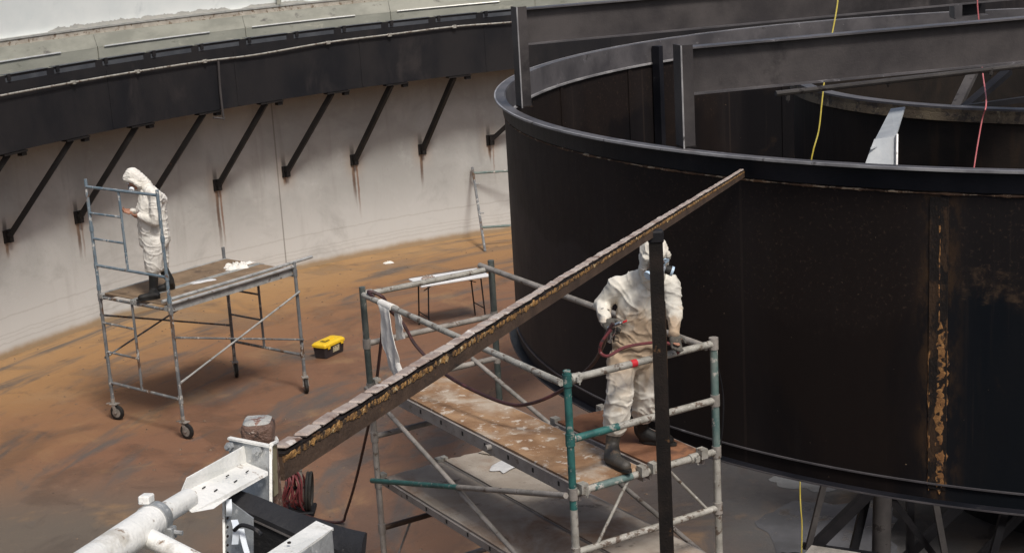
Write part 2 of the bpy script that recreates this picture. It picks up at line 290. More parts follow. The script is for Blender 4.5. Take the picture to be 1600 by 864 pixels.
MAT['sticker'] = M('sticker_tan', (.45, .40, .25), (.60, .55, .38), 40, .5, c3=(.12, .09, .05), s3=30, t3=.52, bmp=0)
MAT['tabletop'] = M('table_white', (.70, .71, .72), (.78, .78, .78), 5, .5, c3=(.48, .45, .42), s3=12, t3=.66, bmp=.05)
MAT['galvpaint'] = M('white_galvanised', (.70, .70, .66), (.84, .83, .79), 7, .45, c3=(.27, .20, .14), s3=26, t3=.60, w3=.07, c4=(.52, .49, .43), s4=11, t4=.54, w4=.16, bmp=.25, bs=110)
MAT['zinc'] = M('zinc_plate', (.30, .31, .31), (.44, .45, .45), 20, .45, .4, c3=(.60, .60, .58), s3=40, t3=.58, c4=(.20, .19, .18), s4=26, t4=.6, bmp=.2, bs=120)
MAT['zincgold'] = M('zinc_passivated', (.38, .32, .17), (.48, .43, .28), 22, .4, .4, c3=(.24, .19, .11), s3=34, t3=.58, bmp=.2)
MAT['oldpost'] = M('post_brown', (.12, .068, .048), (.19, .115, .085), 30, .5, c3=(.46, .38, .33), s3=34, t3=.60, c4=(.055, .035, .027), s4=44, t4=.55, bmp=.6, bs=130)
MAT['postcap'] = M('post_cap_worn', (.33, .33, .31), (.42, .41, .38), 30, .5, c3=(.20, .10, .07), s3=40, t3=.56, bmp=.5, bs=130)
MAT['strap'] = M('strap_palewhite', (.62, .68, .74), (.74, .78, .82), 20, .6, bmp=.1)
MAT['paper'] = M('paper_grey', (.55, .55, .56), (.66, .66, .66), 9, .8, bmp=.2)
MAT['wetfloor'] = M('puddle_water', (.085, .085, .09), (.13, .13, .14), 2.2, .14, c3=(.075, .06, .048), s3=3, t3=.54, w3=.12, bmp=.05, bs=8, r2=.5)
MAT['chrome'] = M('chrome', (.6, .6, .6), (.7, .7, .7), 30, .2, .9, bmp=0)
MAT['grit'] = M('grit', (.07, .05, .04), (.22, .16, .11), 40, .9, bmp=0)
MAT['eye'] = M('eye_dark', (.03, .02, .015), (.04, .03, .02), 30, .3, bmp=0)

for k_ in ('rustpatch', 'post', 'trough', 'brace', 'rimdark', 'trussdark', 'truss', 'rustline', 'flap', 'beam', 'rubber'):
    MAT[k_].node_tree.nodes['Principled BSDF'].inputs['Specular IOR Level'].default_value = .22
def coverall_stained():
    m, t, b = base_mat('coverall_stained', .9)
    g = N(t, 'ShaderNodeTexCoord'); s = N(t, 'ShaderNodeSeparateXYZ'); t.links.new(g.outputs['Object'], s.inputs[0])
    v = wpos(t); n = nz(t, v, 5, 6, .65, .5)
    c = mixc(t, smooth(t, nz(t, v, 3), .35, .65), (.64, .59, .50), (.76, .73, .65))
    z = math_(t, 'ADD', s.outputs[2], math_(t, 'MULTIPLY', math_(t, 'SUBTRACT', n, .5), .6))
    band = math_(t, 'MULTIPLY', smooth(t, z, .40, .80), math_(t, 'SUBTRACT', 1., smooth(t, z, .98, 1.16)))
    c = mixc(t, math_(t, 'MULTIPLY', band, .78), c, (.38, .25, .14))
    c = mixc(t, math_(t, 'MULTIPLY', smooth(t, n, .58, .72), .55), c, (.44, .33, .22))
    t.links.new(c, b.inputs['Base Color']); 
    rn = N(t, 'ShaderNodeTexNoise', noise_type='RIDGED_MULTIFRACTAL'); rn.inputs['Scale'].default_value = 11; rn.inputs['Detail'].default_value = 3; t.links.new(wpos(t, (1, 1, 1.5)), rn.inputs['Vector'])
    bump(t, b, rn.outputs[0], .45, .012)
    return m
MAT['coverB'] = coverall_stained()

# ------------------------------------------------------------------ mesh helpers
class MB:
    def __init__(s): s.v, s.f, s.sm = [], [], []
    def add(s, vs, fs, smooth=False):
        o = len(s.v); s.v += [Vector(q) for q in vs]; s.f += [[i+o for i in f] for f in fs]; s.sm += [smooth]*len(fs); return s
    def prism(s, ring0, ring1, smooth=False, caps=True):
        n = len(ring0); fs = [[i, (i+1) % n, n+(i+1) % n, n+i] for i in range(n)]
        s.add(list(ring0)+list(ring1), fs, smooth)
        if caps:
            s.add(ring0, [list(range(n))[::-1]]); s.add(ring1, [list(range(n))])
        return s
    def tube(s, pts, r, n=10, caps=True, r1=None):
        pts = [Vector(p) for p in pts]; k = len(pts); rings = []
        ref = None
        for i, p in enumerate(pts):
            d = (pts[min(i+1, k-1)]-pts[max(i-1, 0)]).normalized()
            if ref is None:
                ref = Vector((0, 0, 1)) if abs(d.z) < .9 else Vector((1, 0, 0))
            a = d.cross(ref).normalized(); b = a.cross(d).normalized(); ref = b
            rr = r if r1 is None else r+(r1-r)*i/(k-1)
            rings.append([p+a*math.cos(2*PI*j/n)*rr+b*math.sin(2*PI*j/n)*rr for j in range(n)])
        o = len(s.v); s.v += [q for g in rings for q in g]
        for i in range(k-1):
            for j in range(n):
                s.f.append([o+i*n+j, o+i*n+(j+1) % n, o+(i+1)*n+(j+1) % n, o+(i+1)*n+j]); s.sm.append(True)
        if caps:
            s.add(rings[0], [list(range(n))]); s.add(rings[-1], [list(range(n))[::-1]])
        return s
    def box(s, c, ax, ay, az, sx, sy, sz, bev=0.):
        """box about c with axes and FULL sizes"""
        c = Vector(c); X, Y, Z = Vector(ax)*sx/2, Vector(ay)*sy/2, Vector(az)*sz/2
        if bev <= 0:
            p = [c+X*i+Y*j+Z*k for k in (-1, 1) for i, j in ((-1, -1), (1, -1), (1, 1), (-1, 1))]
            return s.add(p, [[3, 2, 1, 0], [4, 5, 6, 7], [0, 1, 5, 4], [1, 2, 6, 5], [2, 3, 7, 6], [3, 0, 4, 7]])
        bx, by = 1-2*bev/sx, 1-2*bev/sy; bz = 1-2*bev/sz
        def ring(k, fx, fy): return [c+X*i*fx+Y*j*fy+Z*k for i, j in ((-bx/1, -1), (bx, -1), (1, -by), (1, by), (bx, 1), (-bx, 1), (-1, by), (-1, -by))]
        r1 = ring(-bz, 1, 1); r2 = ring(bz, 1, 1)
        r0 = [c+X*i*bx+Y*j*by-Z for i, j in ((-1, -1), (1, -1), (1, -1), (1, 1), (1, 1), (-1, 1), (-1, 1), (-1, -1))]
        r3 = [c+X*i*bx+Y*j*by+Z for i, j in ((-1, -1), (1, -1), (1, -1), (1, 1), (1, 1), (-1, 1), (-1, 1), (-1, -1))]
        s.prism(r1, r2, caps=False); s.prism(r0, r1, caps=False); s.prism(r2, r3, caps=False)
        s.add([r0[0], r0[1], r0[3], r0[5]], [[3, 2, 1, 0]]); s.add([r3[0], r3[1], r3[3], r3[5]], [[0, 1, 2, 3]])
        return s
    def bar(s, a, b, wx, wz, up=(0, 0, 1), bev=0.):
        a, b = Vector(a), Vector(b); d = (b-a); L = d.length; d.normalize()
        x = d.cross(Vector(up)).normalized(); z = x.cross(d).normalized()
        return s.box((a+b)/2, x, d, z, wx, L, wz, bev)
    def arc(s, prof, a0, a1, n, smooth=True, closed_prof=True, cx=TX, cy=TY):
        """sweep a profile of (radius, z) round the tank centre; full turn when a1-a0 is 2 pi"""
        full = abs(a1-a0) > 2*PI-1e-4; k = len(prof); m = n if full else n+1; o = len(s.v)
        for i in range(m):
            a = a0+(a1-a0)*i/n
            for r, z in prof: s.v.append(Vector((cx+r*math.cos(a), cy+r*math.sin(a), z)))
        kk = k if closed_prof else k-1
        for i in range(n):
            i2 = (i+1) % m
            for j in range(kk):
                j2 = (j+1) % k; s.f.append([o+i*k+j, o+i2*k+j, o+i2*k+j2, o+i*k+j2]); s.sm.append(False if closed_prof else smooth)
        if not full and closed_prof:
            s.f.append([o+j for j in range(k)]); s.f.append([o+n*k+j for j in range(k)][::-1]); s.sm += [False, False]
        return s
    def loft(s, rings, smooth=True, caps=True):
        n = len(rings[0]); o = len(s.v); s.v += [Vector(q) for g in rings for q in g]
        for i in range(len(rings)-1):
            for j in range(n):
                s.f.append([o+i*n+j, o+i*n+(j+1) % n, o+(i+1)*n+(j+1) % n, o+(i+1)*n+j]); s.sm.append(smooth)
        if caps: s.add(rings[0], [list(range(n))[::-1]]); s.add(rings[-1], [list(range(n))])
        return s
    def build(s, name, mat, parent=None, edge=True):
        off = root_of(parent)
        me = bpy.data.meshes.new(name); me.from_pydata([tuple(q-off) for q in s.v], [], s.f)
        me.polygons.foreach_set('use_smooth', s.sm)
        bm = bmesh.new(); bm.from_mesh(me); bmesh.ops.recalc_face_normals(bm, faces=bm.faces); bm.to_mesh(me); bm.free()
        if edge and any(s.sm):
            try: me.set_sharp_from_angle(angle=R_(42))
            except Exception: pass
        me.materials.append(MAT[mat] if isinstance(mat, str) else mat)
        o = bpy.data.objects.new(name, me); COL.objects.link(o)
        if parent is not None: o.parent = parent
        return o
def root_of(p):
    v = Vector((0, 0, 0))
    while p is not None: v += p.location; p = p.parent
    return v
def thing(name, label, cat, loc, group=None):
    o = bpy.data.objects.new(name, None); COL.objects.link(o); o.location = Vector(loc); o.empty_display_size = .1
    return tag(o, label, cat, group)
def tag(o, label, cat, group=None, kind=None):
    o['label'] = label; o['category'] = cat
    if group: o['group'] = group
    if kind: o['kind'] = kind
    return o
def solo(mb, name, mat, label, cat, loc, group=None):
    """a thing that is one mesh, its origin at its base"""
    loc = Vector(loc); mb.v = [q-loc for q in mb.v]; o = mb.build(name, mat); o.location = loc
    return tag(o, label, cat, group)
def spline(pts, n=6):
    pts = [Vector(p) for p in pts]; out = []; P = [pts[0]]+pts+[pts[-1]]
    for i in range(1, len(P)-2):
        a, b, c, d = P[i-1:i+3]
        for k in range(n):
            u = k/n; out.append(.5*((2*b)+(c-a)*u+(2*a-5*b+4*c-d)*u*u+(3*b-a-3*c+d)*u**3))
    return out+[pts[-1]]
def fwarp(p, amp, sc, seed=0):
    q = p*sc+Vector((seed, seed*.7, seed*1.3)); return noise.noise_vector(q)*amp
UPZ = Vector((0, 0, 1))

# ------------------------------------------------------------------ the ground
mb = MB()
rs = [0, 2, 4, 6, 8, 10, 12, 14, 15.2, 15.9, 18, 40, 120, 400]
na = 96; mb.v.append(Vector((TX, TY, 0)))
for r in rs[1:]:
    for i in range(na): mb.v.append(pol(r, 2*PI*i/na, 0))
for i in range(na): mb.f.append([0, 1+i, 1+(i+1) % na]); mb.sm.append(True)
for k in range(len(rs)-2):
    for i in range(na):
        a = 1+k*na; b = a+na; mb.f.append([a+i, b+i, b+(i+1) % na, a+(i+1) % na]); mb.sm.append(True)
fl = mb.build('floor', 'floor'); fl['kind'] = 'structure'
def puddle(c, rx, ry, seed, z=.004):
    mb = MB(); pts = []
    for i in range(48):
        a = 2*PI*i/48; k = 1+.45*noise.noise(Vector((math.cos(a)*1.6+seed, math.sin(a)*1.6, seed)))+.16*noise.noise(Vector((math.cos(a)*5, math.sin(a)*5, seed)))
        pts.append(Vector((c[0]+rx*k*math.cos(a), c[1]+ry*k*math.sin(a), z)))
    mb.add(pts, [list(range(48))]); o = mb.build('water', 'wetfloor'); o['kind'] = 'structure'; return o
puddle((3.15, 15.0), .75, .95, 3.1); puddle((3.3, 16.5), .45, .35, 8.4); puddle((2.6, 14.2), .30, .35, 5.2)

mb = MB(); rd = random.Random(3)
for i in range(1500):
    R0 = rd.uniform(4.5, 15.7); A0 = rd.uniform(1.7, 3.7); c = pol(R0, A0, .001); L = rd.choice((.008, .012, .018, .03)); a = rd.uniform(0, 6.3)
    u = Vector((math.cos(a), math.sin(a), 0)); v = Vector((-u.y, u.x, 0)); h = L*rd.uniform(.2, .5)
    p = [c+u*L, c+v*L*.6, c-u*L*.8, c-v*L*.5]; mb.add(p+[c+UPZ*h+u*L*.1], [[0, 1, 4], [1, 2, 4], [2, 3, 4], [3, 0, 4]])
gr = mb.build('debris', 'grit'); gr['kind'] = 'stuff'
# ------------------------------------------------------------------ the round concrete wall
wall = thing('concrete_wall', 'curved grey concrete wall round the basin, rust runs below its braces', 'wall', (TX, TY, 0))
ZW = 4.70
MB().arc([(RW, -.1), (RW, ZW), (RW+.4, ZW), (RW+.4, -.1)], 0, 2*PI, 220).build('wall_body', 'wall', wall)
mb = MB()
A0, A1 = 1.0, 3.7
n = 200
for i in range(n):                                  # rough curb, uneven lip
    pass
mb.arc([(RW+.03, ZW), (RW+.03, ZW+.085), (RW+.39, ZW+.085), (RW+.39, ZW)], A0, A1, 160).build('curb', 'curb', wall)
MB().arc([(RW+.015, ZW+.086), (RW+.015, ZW+.118), (RW+.36, ZW+.118), (RW+.36, ZW+.086)], A0, A1, 160).build('curb_lip', 'bright', wall)
MB().arc([(RW+.10, ZW+.119), (RW+.10, 7.2), (RW+.5, 7.2), (RW+.5, ZW+.119)], A0, A1, 160).build('upper_wall', 'upper', wall)
mb = MB()                                           # a ragged strip where the paint of the upper wall has come off
for aa, ab, hh in ((2.60, 2.735, .07), (2.30, 2.53, .085), (2.20, 2.285, .06), (2.765, 2.84, .05)):
    k = int((ab-aa)*RW/.03); top = []; bot = []
    for i in range(k+1):
        a = aa+(ab-aa)*i/k; e = min(1, min(i, k-i)/6)
        h = hh*e*(.55+.45*noise.noise(Vector((a*90, 0, 3)))+.3*noise.noise(Vector((a*400, 0, 3))))
        top.append(pol(RW+.096, a, ZW+.122+max(.004, h))); bot.append(pol(RW+.096, a, ZW+.120))
    mb.add(bot+top, [[i, i+1, k+2+i, k+1+i] for i in range(k)])
mb.build('bare_patch', 'bare', wall)
MB().bar(pol(RW+.09, 2.237, ZW+.12), pol(RW+.09, 2.237, 7), .22, .06, up=(1, 0, 0)).build('pilaster', 'greytan', wall)

# ------------------------------------------------------------------ the black trough hung on the wall
RL = RW-1.0; ZL0, ZL1 = 3.297, 4.40
la = thing('launder_trough', 'long black steel trough hung round the top of the concrete wall', 'trough', (TX, TY, ZL0))
MB().arc([(RL, ZL0), (RL, ZL1), (RL+.012, ZL1), (RL+.012, ZL0+.012), (RW-.003, ZL0+.012), (RW-.003, ZL0)], 0, 2*PI, 220).build('trough_body', 'trough', la)
for i in range(-8, 16):                              # bolted flange bars with dark gaps
    a = BR_A0-.028+BR_DA*i*.5*1.42
    MB().arc([(RL-.004, ZL1-.10), (RL-.004, ZL1-.035), (RL+.0, ZL1-.035), (RL+.0, ZL1-.10)], a, a+BR_DA*.60, 6)\
        .arc([(RL-.02, ZL1+.003), (RL-.02, ZL1+.010), (RL+.10, ZL1+.010), (RL+.10, ZL1+.003)], a, a+BR_DA*.62, 6).build('flange_bar', 'slot', la)
    q = pol(RL-.012, a-.004, ZL1-.03); MB().box(q, (math.cos(a), math.sin(a), 0), (-math.sin(a), math.cos(a), 0), UPZ, .03, .06, .09).build('flange_clip', 'trough', la)
for i in range(8):                                   # the upright plates' welded joints
    a = 2.52-.172*i
    MB().box(pol(RL-.004, a, (ZL0+ZL1)/2-.08), (math.cos(a), math.sin(a), 0), (-math.sin(a), math.cos(a), 0), UPZ, .008, .05, ZL1-ZL0-.2).build('joint_strip', 'trough', la)
for i in range(-2, 9):                                   # green weir plates behind the trough, overlapping end to end
    a0 = 2.86-.190*i; a1 = a0-.1895
    MB().arc([(RW-.075, 4.19), (RW-.075, 4.485), (RW-.069, 4.485), (RW-.069, 4.19)], a0, a1, 8).build('weir_plate', 'green', la)
    MB().arc([(RW-.077, 4.487), (RW-.015, 4.695), (RW-.008, 4.695), (RW-.070, 4.487)], a0, a1, 8).build('weir_slope', 'greytan', la)
    MB().tube([pol(RW-.082, a0-.008-(.135)*u, 4.492) for u in np.linspace(0, 1, 8)], .017, 6).build('weir_crease_highlight', 'bright', la)  # bright tube stands in for the highlight along the plate's crease
    MB().box(pol(RW-.085, a0, 4.36), (math.cos(a0), math.sin(a0), 0), (-math.sin(a0), math.cos(a0), 0), UPZ, .012, .010, .30).build('weir_joint', 'greytan', la)
for i in range(8):
    a = 2.66-.10*i
    MB().tube([pol(RW-.11, a, 4.24), pol(RW-.11, a, 4.30)], .014, 6).tube([pol(RW-.11, a-.003, 4.24), pol(RW-.11, a-.003, 4.30)], .014, 6).build('weir_bolt', 'bright', la)
q_ = cyl(0, 150, RL-.05); a_ = math.atan2(q_.y-TY, q_.x-TX)
pts = [pol(RL-.05, a_+u, q_.z) for u in (.36, .27, .18, .09)]+[cyl(x, y, RL-.05) for x, y in ((0, 150), (115, 129), (215, 112), (320, 96), (400, 86), (510, 67), (605, 55), (710, 42), (800, 35), (900, 24))]
MB().tube(spline(pts, 6), .016, 6).build('conduit', 'galv', la)
for x, y in ((115, 129), (215, 112), (320, 96), (513, 67), (609, 55), (710, 42)):
    q = cyl(x, y, RL-.03); MB().box(q, (1, 0, 0), (0, 1, 0), UPZ, .07, .09, .05).build('conduit_clip', 'galv', la)
MB().tube(spline([cyl(341, 96, RL-.06), cyl(344, 140, RL-.05), cyl(348, 176, RL-.05), cyl(350, 187, RL-.05)], 4), .020, 8)\
    .tube([cyl(350, 186, RL-.05), cyl(333, 184, RL-.02)], .018, 6).build('drain_tube', 'truss', la)

# diagonal braces under the trough
BL = {-1: 'black diagonal trough brace cut off by the left picture edge', 0: 'leftmost black diagonal brace with its whole foot in view, left of the blue guard frame',
      1: 'black diagonal brace ending on the wall just behind the blue guard frame', 2: 'black diagonal brace whose lower end is hidden behind the stooping worker',
      3: 'black diagonal brace just right of the stooping worker, left of the wall joint', 4: 'black diagonal brace just right of the upright wall joint',
      5: 'black diagonal brace with two rust runs, third left of the round tank', 6: 'black diagonal brace second left of the round tank, one thin rust run',
      7: 'black diagonal brace partly hidden by the left edge of the round tank'}
TOPX = {-1: (16, 250), 0: (114, 226), 1: (215, 204), 2: (320, 183), 3: (416, 163), 4: (520, 148), 5: (612, 133), 6: (710, 121)}
for k in range(-1, 8):
    a = BR_A0+BR_DA*k; foot = pol(RW-.05, a, BR_Z)
    e = Vector((math.cos(a), math.sin(a), 0)); tg = Vector((-e.y, e.x, 0))
    # the top end sits on the trough's lower inner edge, a little to the right round the wall
    at = a + BR_DA*1.02 if k not in TOPX else None
    if at is None:
        q = cyl(*TOPX[k], RL+.03); at = math.atan2(q.y-TY, q.x-TX)
    top = pol(RL+.06, at, ZL0-.035)
    o = thing('diagonal_brace', BL[k], 'brace', foot-Vector((0, 0, .1)), 'diagonal braces under the trough')
    MB().bar(foot, top, .085, .085).build('strut', 'brace', o)
    MB().box(foot+e*.035, e, tg, UPZ, .03, .16, .20).bar(foot+UPZ*.09+e*.01, foot-UPZ*.09+e*.01, .07, .12, up=e).build('foot_plate', 'brace', o)
    et = Vector((math.cos(at), math.sin(at), 0)); tt = Vector((et.y, -et.x, 0))
    MB().box(top+tt*.10+UPZ*.012, et, tt, UPZ, .14, .46, .028).box(top+tt*.28-UPZ*.03, et, tt, UPZ, .09, .10, .06).build('top_bracket', 'brace', o)

# ------------------------------------------------------------------ the round steel tank hung from its bridge beams
RT_, ZT, ZB = 5.9774, 4.5996, 2.1457
tk = thing('steel_tank', 'large round black steel tank raised above the floor', 'tank', (TX, TY, ZB))
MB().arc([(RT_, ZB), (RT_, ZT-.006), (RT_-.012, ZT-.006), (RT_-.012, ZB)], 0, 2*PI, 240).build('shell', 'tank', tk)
MB().arc([(RT_+.003, ZT-.006), (RT_+.003, ZT), (RT_+.085, ZT), (RT_+.085, ZT-.014), (RT_+.016, ZT-.014), (RT_+.016, ZT-.165), (RT_+.003, ZT-.165)], 0, 2*PI, 240).build('rim_angle', 'rimdark', tk)
MB().arc([(RT_-.012, ZT-.005), (RT_-.012, ZT+.003), (RT_+.083, ZT+.003), (RT_+.083, ZT+.0005), (RT_+.0, ZT+.0005), (RT_+.0, ZT-.005)], 0, 2*PI, 240).build('rim_top', 'rim', tk)
MB().arc([(RT_+.080, ZT-.012), (RT_+.080, ZT+.007), (RT_+.094, ZT+.006), (RT_+.094, ZT-.012)], 0, 2*PI, 240).build('rim_edge', 'edge', tk)  # worn edge, its pale colour also carries the rim's highlight
MB().arc([(RT_-.015, ZT-.26), (RT_-.015, ZT-.005), (RT_-.021, ZT-.005), (RT_-.021, ZT-.26)], 0, 2*PI, 240).build('inner_band', 'rim', tk)
MB().arc([(RT_-.022, ZT-.282), (RT_-.022, ZT-.258), (RT_-.044, ZT-.262), (RT_-.044, ZT-.282)], 0, 2*PI, 240).build('inner_band_edge', 'edge', tk)
mb = MB(); nseg = 420                                # weld line under the rim, broken and crusted
for i in range(nseg):
    a0, a1 = 2*PI*i/nseg, 2*PI*(i+1)/nseg
    pass
rings = []
for i in range(1600):
    a = 2*PI*i/1600; h = max(.0015, .007+.012*noise.noise(Vector((i*.11, 0, 5)))+.006*noise.noise(Vector((i*.6, 3, 5)))); zc = ZT-.184+.004*noise.noise(Vector((i*.4, 8, 1)))
    rings.append([pol(RT_+.002, a, zc-h), pol(RT_+.006+h*.7, a, zc-h*.3), pol(RT_+.006+h*.7, a, zc+h*.3), pol(RT_+.002, a, zc+h)])
mb.loft(rings+[rings[0]], True, False)
mb.build('weld_line', 'rustline', tk)
MB().arc([(RT_+.002, ZB+.125), (RT_+.002, ZB+.137), (RT_+.016, ZB+.137), (RT_+.016, ZB+.125)], 0, 2*PI, 240).build('bottom_highlight_ring', 'rim', tk)  # paler rings here and below paint in the bottom's edge highlight
MB().arc([(RT_+.077, ZB-.002), (RT_+.077, ZB+.010), (RT_+.084, ZB+.010), (RT_+.084, ZB-.002)], 0, 2*PI, 240).build('bottom_edge_highlight', 'rim', tk)
MB().arc([(RT_+.002, ZB-.02), (RT_+.002, ZB+.012), (RT_+.075, ZB+.012), (RT_+.075, ZB), (RT_+.014, ZB), (RT_+.014, ZB-.02)], 0, 2*PI, 240).build('bottom_ring', 'rimdark', tk)
q = cyl(1466, 520, RT_, False); SA = math.atan2(q.y-TY, q.x-TX)
if SA < 0: SA += 2*PI
e = Vector((math.cos(SA), math.sin(SA), 0)); tg = Vector((-e.y, e.x, 0))
def crust(a, z0, z1, half, mat, name, seed, thick=.012):
    """flaky corrosion with a ragged outline that stands a few mm off the shell"""
    mb = MB(); k = 90; L = []; Rr = []
    for i in range(k+1):
        z = z0+(z1-z0)*i/k; en = min(1, min(i, k-i)/5)
        wl = half*en*(.75+.6*noise.noise(Vector((seed, z*7, 0)))+.35*noise.noise(Vector((seed, z*31, 1)))); wr = half*en*(.75+.6*noise.noise(Vector((seed+9, z*7, 0)))+.35*noise.noise(Vector((seed, z*29, 4))))
        L.append((z, -max(wl, .002))); Rr.append((z, max(wr, .002)))
    vs = []
    for (z, l), (_, r) in zip(L, Rr):
        for u in (0, .25, .5, .75, 1):
            x = l+(r-l)*u; bulge = thick*(1-(2*u-1)**4)*(.6+.5*noise.noise(Vector((x*60, z*22, seed))))
            vs.append(pol(RT_+.0015+max(bulge, 0), a+x/RT_, z))
    fs = [[i*5+j, i*5+j+1, (i+1)*5+j+1, (i+1)*5+j] for i in range(k) for j in range(4)]
    mb.add(vs, fs, True); return mb.build(name, mat, tk)
MB().box(pol(RT_+.003, SA, (ZB+ZT)/2-.06), e, tg, UPZ, .006, .13, ZT-ZB-.30).build('seam_plate', 'rustpatch', tk)
crust(SA+.003, 2.20, 3.50, .060, 'rust', 'seam_rust', 2.2, .009); crust(SA+.001, 3.2, 4.30, .012, 'rust', 'seam_rust', 5.7, .008); crust(SA-.010, 2.22, 3.4, .014, 'rust', 'seam_rust', 8.7, .007)
for x in (1225, 985, 878):                           # faint upright plate joints inside the far half
    q = cyl(x, 150, RT_-.02); a = math.atan2(q.y-TY, q.x-TX); ee = Vector((math.cos(a), math.sin(a), 0))
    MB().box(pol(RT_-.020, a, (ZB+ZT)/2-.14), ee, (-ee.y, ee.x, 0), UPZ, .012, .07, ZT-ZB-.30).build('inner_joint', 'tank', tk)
q = cyl(1030, 180, RT_-.03); a = math.atan2(q.y-TY, q.x-TX); ee = Vector((math.cos(a), math.sin(a), 0))
MB().box(pol(RT_-.032, a, 3.35), ee, (-ee.y, ee.x, 0), UPZ, .03, .10, .95).build('inner_rust_strip', 'rustpatch', tk)
MB().box(pol(RT_-.10, a+.012, 3.55), ee, (-ee.y, ee.x, 0), UPZ, .12, .075, 2.0).build('stiffener', 'rimdark', tk)

# the two parallel bridge beams on posts that stand on the rim
def ibeam(label, foot, ztop, zbot, endxy, ztop_off, group, px_dir):
    o = thing('bridge_beam', label, 'steel beam', foot, group)
    d = Vector((endxy[0]-foot[0], endxy[1]-foot[1], 0)).normalized(); nrm = Vector((d.y, -d.x, 0))
    s0 = Vector((foot[0], foot[1], 0)); L = 7.2; H = ztop-zbot
    c = s0+d*(L/2+.04)
    MB().box(c+UPZ*(zbot+H/2), d, nrm, UPZ, L, .012, H-.02).build('web', 'beam', o)
    MB().box(c+UPZ*(ztop-.007), d, nrm, UPZ, L, .13, .014).build('top_flange', 'edge' if False else 'rim', o)
    MB().box(c+UPZ*(zbot+.007), d, nrm, UPZ, L, .13, .014).build('bottom_flange', 'rim', o)
    zf = foot[2]; hp = ztop+.02-zf
    p = MB(); pc = s0+UPZ*(zf+hp/2)
    p.box(pc-d*.045, d, nrm, UPZ, .012, .155, hp).box(pc+nrm*.07, d, nrm, UPZ, .10, .014, hp)
    p.build('post', 'beam', o)
    MB().box(s0+UPZ*(zf+.010), d, nrm, UPZ, .11, .165, .012).build('foot_plate', 'rustpatch', o)
    MB().box(pc+nrm*.080-d*.046, d, nrm, UPZ, .012, .006, hp).build('post_edge', 'edge', o)
    return o, d, nrm
q1 = (0.098+.11, 14.823, ZT+.004); q2 = (1.376+.03, 11.997+.05, ZT+.004)
ibeam('dark grey bridge beam farther back, its post on the tank rim\'s left end', q1, 5.525, 5.185, (3.025+.11, 15.811), 0, 'bridge beams over the round tank', 0)
b2, D2, N2 = ibeam('dark grey bridge beam nearer the camera, its post on the front rim', q2, 5.375, 5.008, (4.284+.03, 12.827), 0, 'bridge beams over the round tank', 0)
# a thin tube clamped under the nearer beam
pa = ony(1212, 147, 12.75); pb = ony(1600, 103, 13.35)
t_ = thing('clamped_tube', 'thin dark tube clamped under the nearer bridge beam', 'tube', pa)
MB().tube([pa, pa+(pb-pa)*1.6], .024, 8).build('tube', 'truss', t_)
for x, y, Y in ((1231, 152, 12.78), (1388, 128, 13.02), (1548, 112, 13.26)):
    q = ony(x, y, Y); MB().box(q, (1, 0, 0), (0, 1, 0), UPZ, .03, .03, .055).tube([q, q-UPZ*.045], .008, 6).build('clamp', 'truss', t_)

# inner well
RI, ZI = 3.0, 4.53
iw = thing('inner_well', 'smaller round dark well standing inside the steel tank, corroded rim', 'well', (TX, TY, 2.3))
MB().arc([(RI, 2.3), (RI, ZI), (RI-.012, ZI), (RI-.012, 2.3)], 0, 2*PI, 140).build('shell', 'well', iw)
MB().arc([(RI+.002, ZI-.10), (RI+.002, ZI+.003), (RI+.022, ZI+.003), (RI+.022, ZI-.03), (RI+.035, ZI-.10)], 0, 2*PI, 140).build('rim_band', 'yellowrust', iw)
MB().arc([(RI-.10, ZI+.004), (RI-.10, ZI+.022), (RI+.02, ZI+.022), (RI+.02, ZI+.004)], 0, 2*PI, 140).build('rim_top', 'rim', iw)
for x in (1486,):
    q = cyl(x, 220, RI, False); a = math.atan2(q.y-TY, q.x-TX); ee = Vector((math.cos(a), math.sin(a), 0))
    MB().box(pol(RI+.004, a+.25, 3.36), ee, (-ee.y, ee.x, 0), UPZ, .008, .05, 2.0).build('plate_joint', 'trough', iw)
for i, (p_, q_) in enumerate(((ony(1521, 112, 15.6), ony(1486, 185, 14.9)), (ony(1575, 112, 15.6), ony(1500, 176, 14.8)))):
    MB().bar(p_, q_, .09, .06).build('inner_strut', 'truss' if i == 0 else 'trussdark', iw)
MB().bar(ony(1440, 178, 14.2), ony(1640, 150, 14.6), .05, .05).build('inner_pipe', 'trussdark', iw)
# pale strut between well and tank
g0 = Vector((2.645, 10.839+.06, ZT)); 
sb = thing('gusset_strut', 'pale grey bent steel strut between inner well and tank rim', 'strut', g0+Vector((0, .3, -.3)))
def quadplate(pts, th, dirn):
    mb = MB(); d = Vector(dirn)*th; mb.prism(pts, [p+d for p in pts]); return mb
qa, qb, qc, qd = ony(1360, 232, 11.35), ony(1392, 170, 12.9), ony(1414, 167, 12.9), ony(1399, 215, 11.55)
quadplate([qa, qb, qc, qd], .012, (.2, -.3, -.9)).build('sloped_arm', 'greystrut', sb)
qe, qf, qg, qh = ony(1345, 275, 11.3), ony(1366, 218, 11.42), ony(1399, 213, 11.5), ony(1399, 285, 11.3)
quadplate([qe, qf, qg, qh], .012, (.15, .95, 0)).build('gusset', 'greystrut', sb)
MB().bar(ony(1399, 214, 11.5), ony(1398, 285, 11.3), .012, .10, up=(0, 1, 0)).build('edge_flange', 'edge', sb)

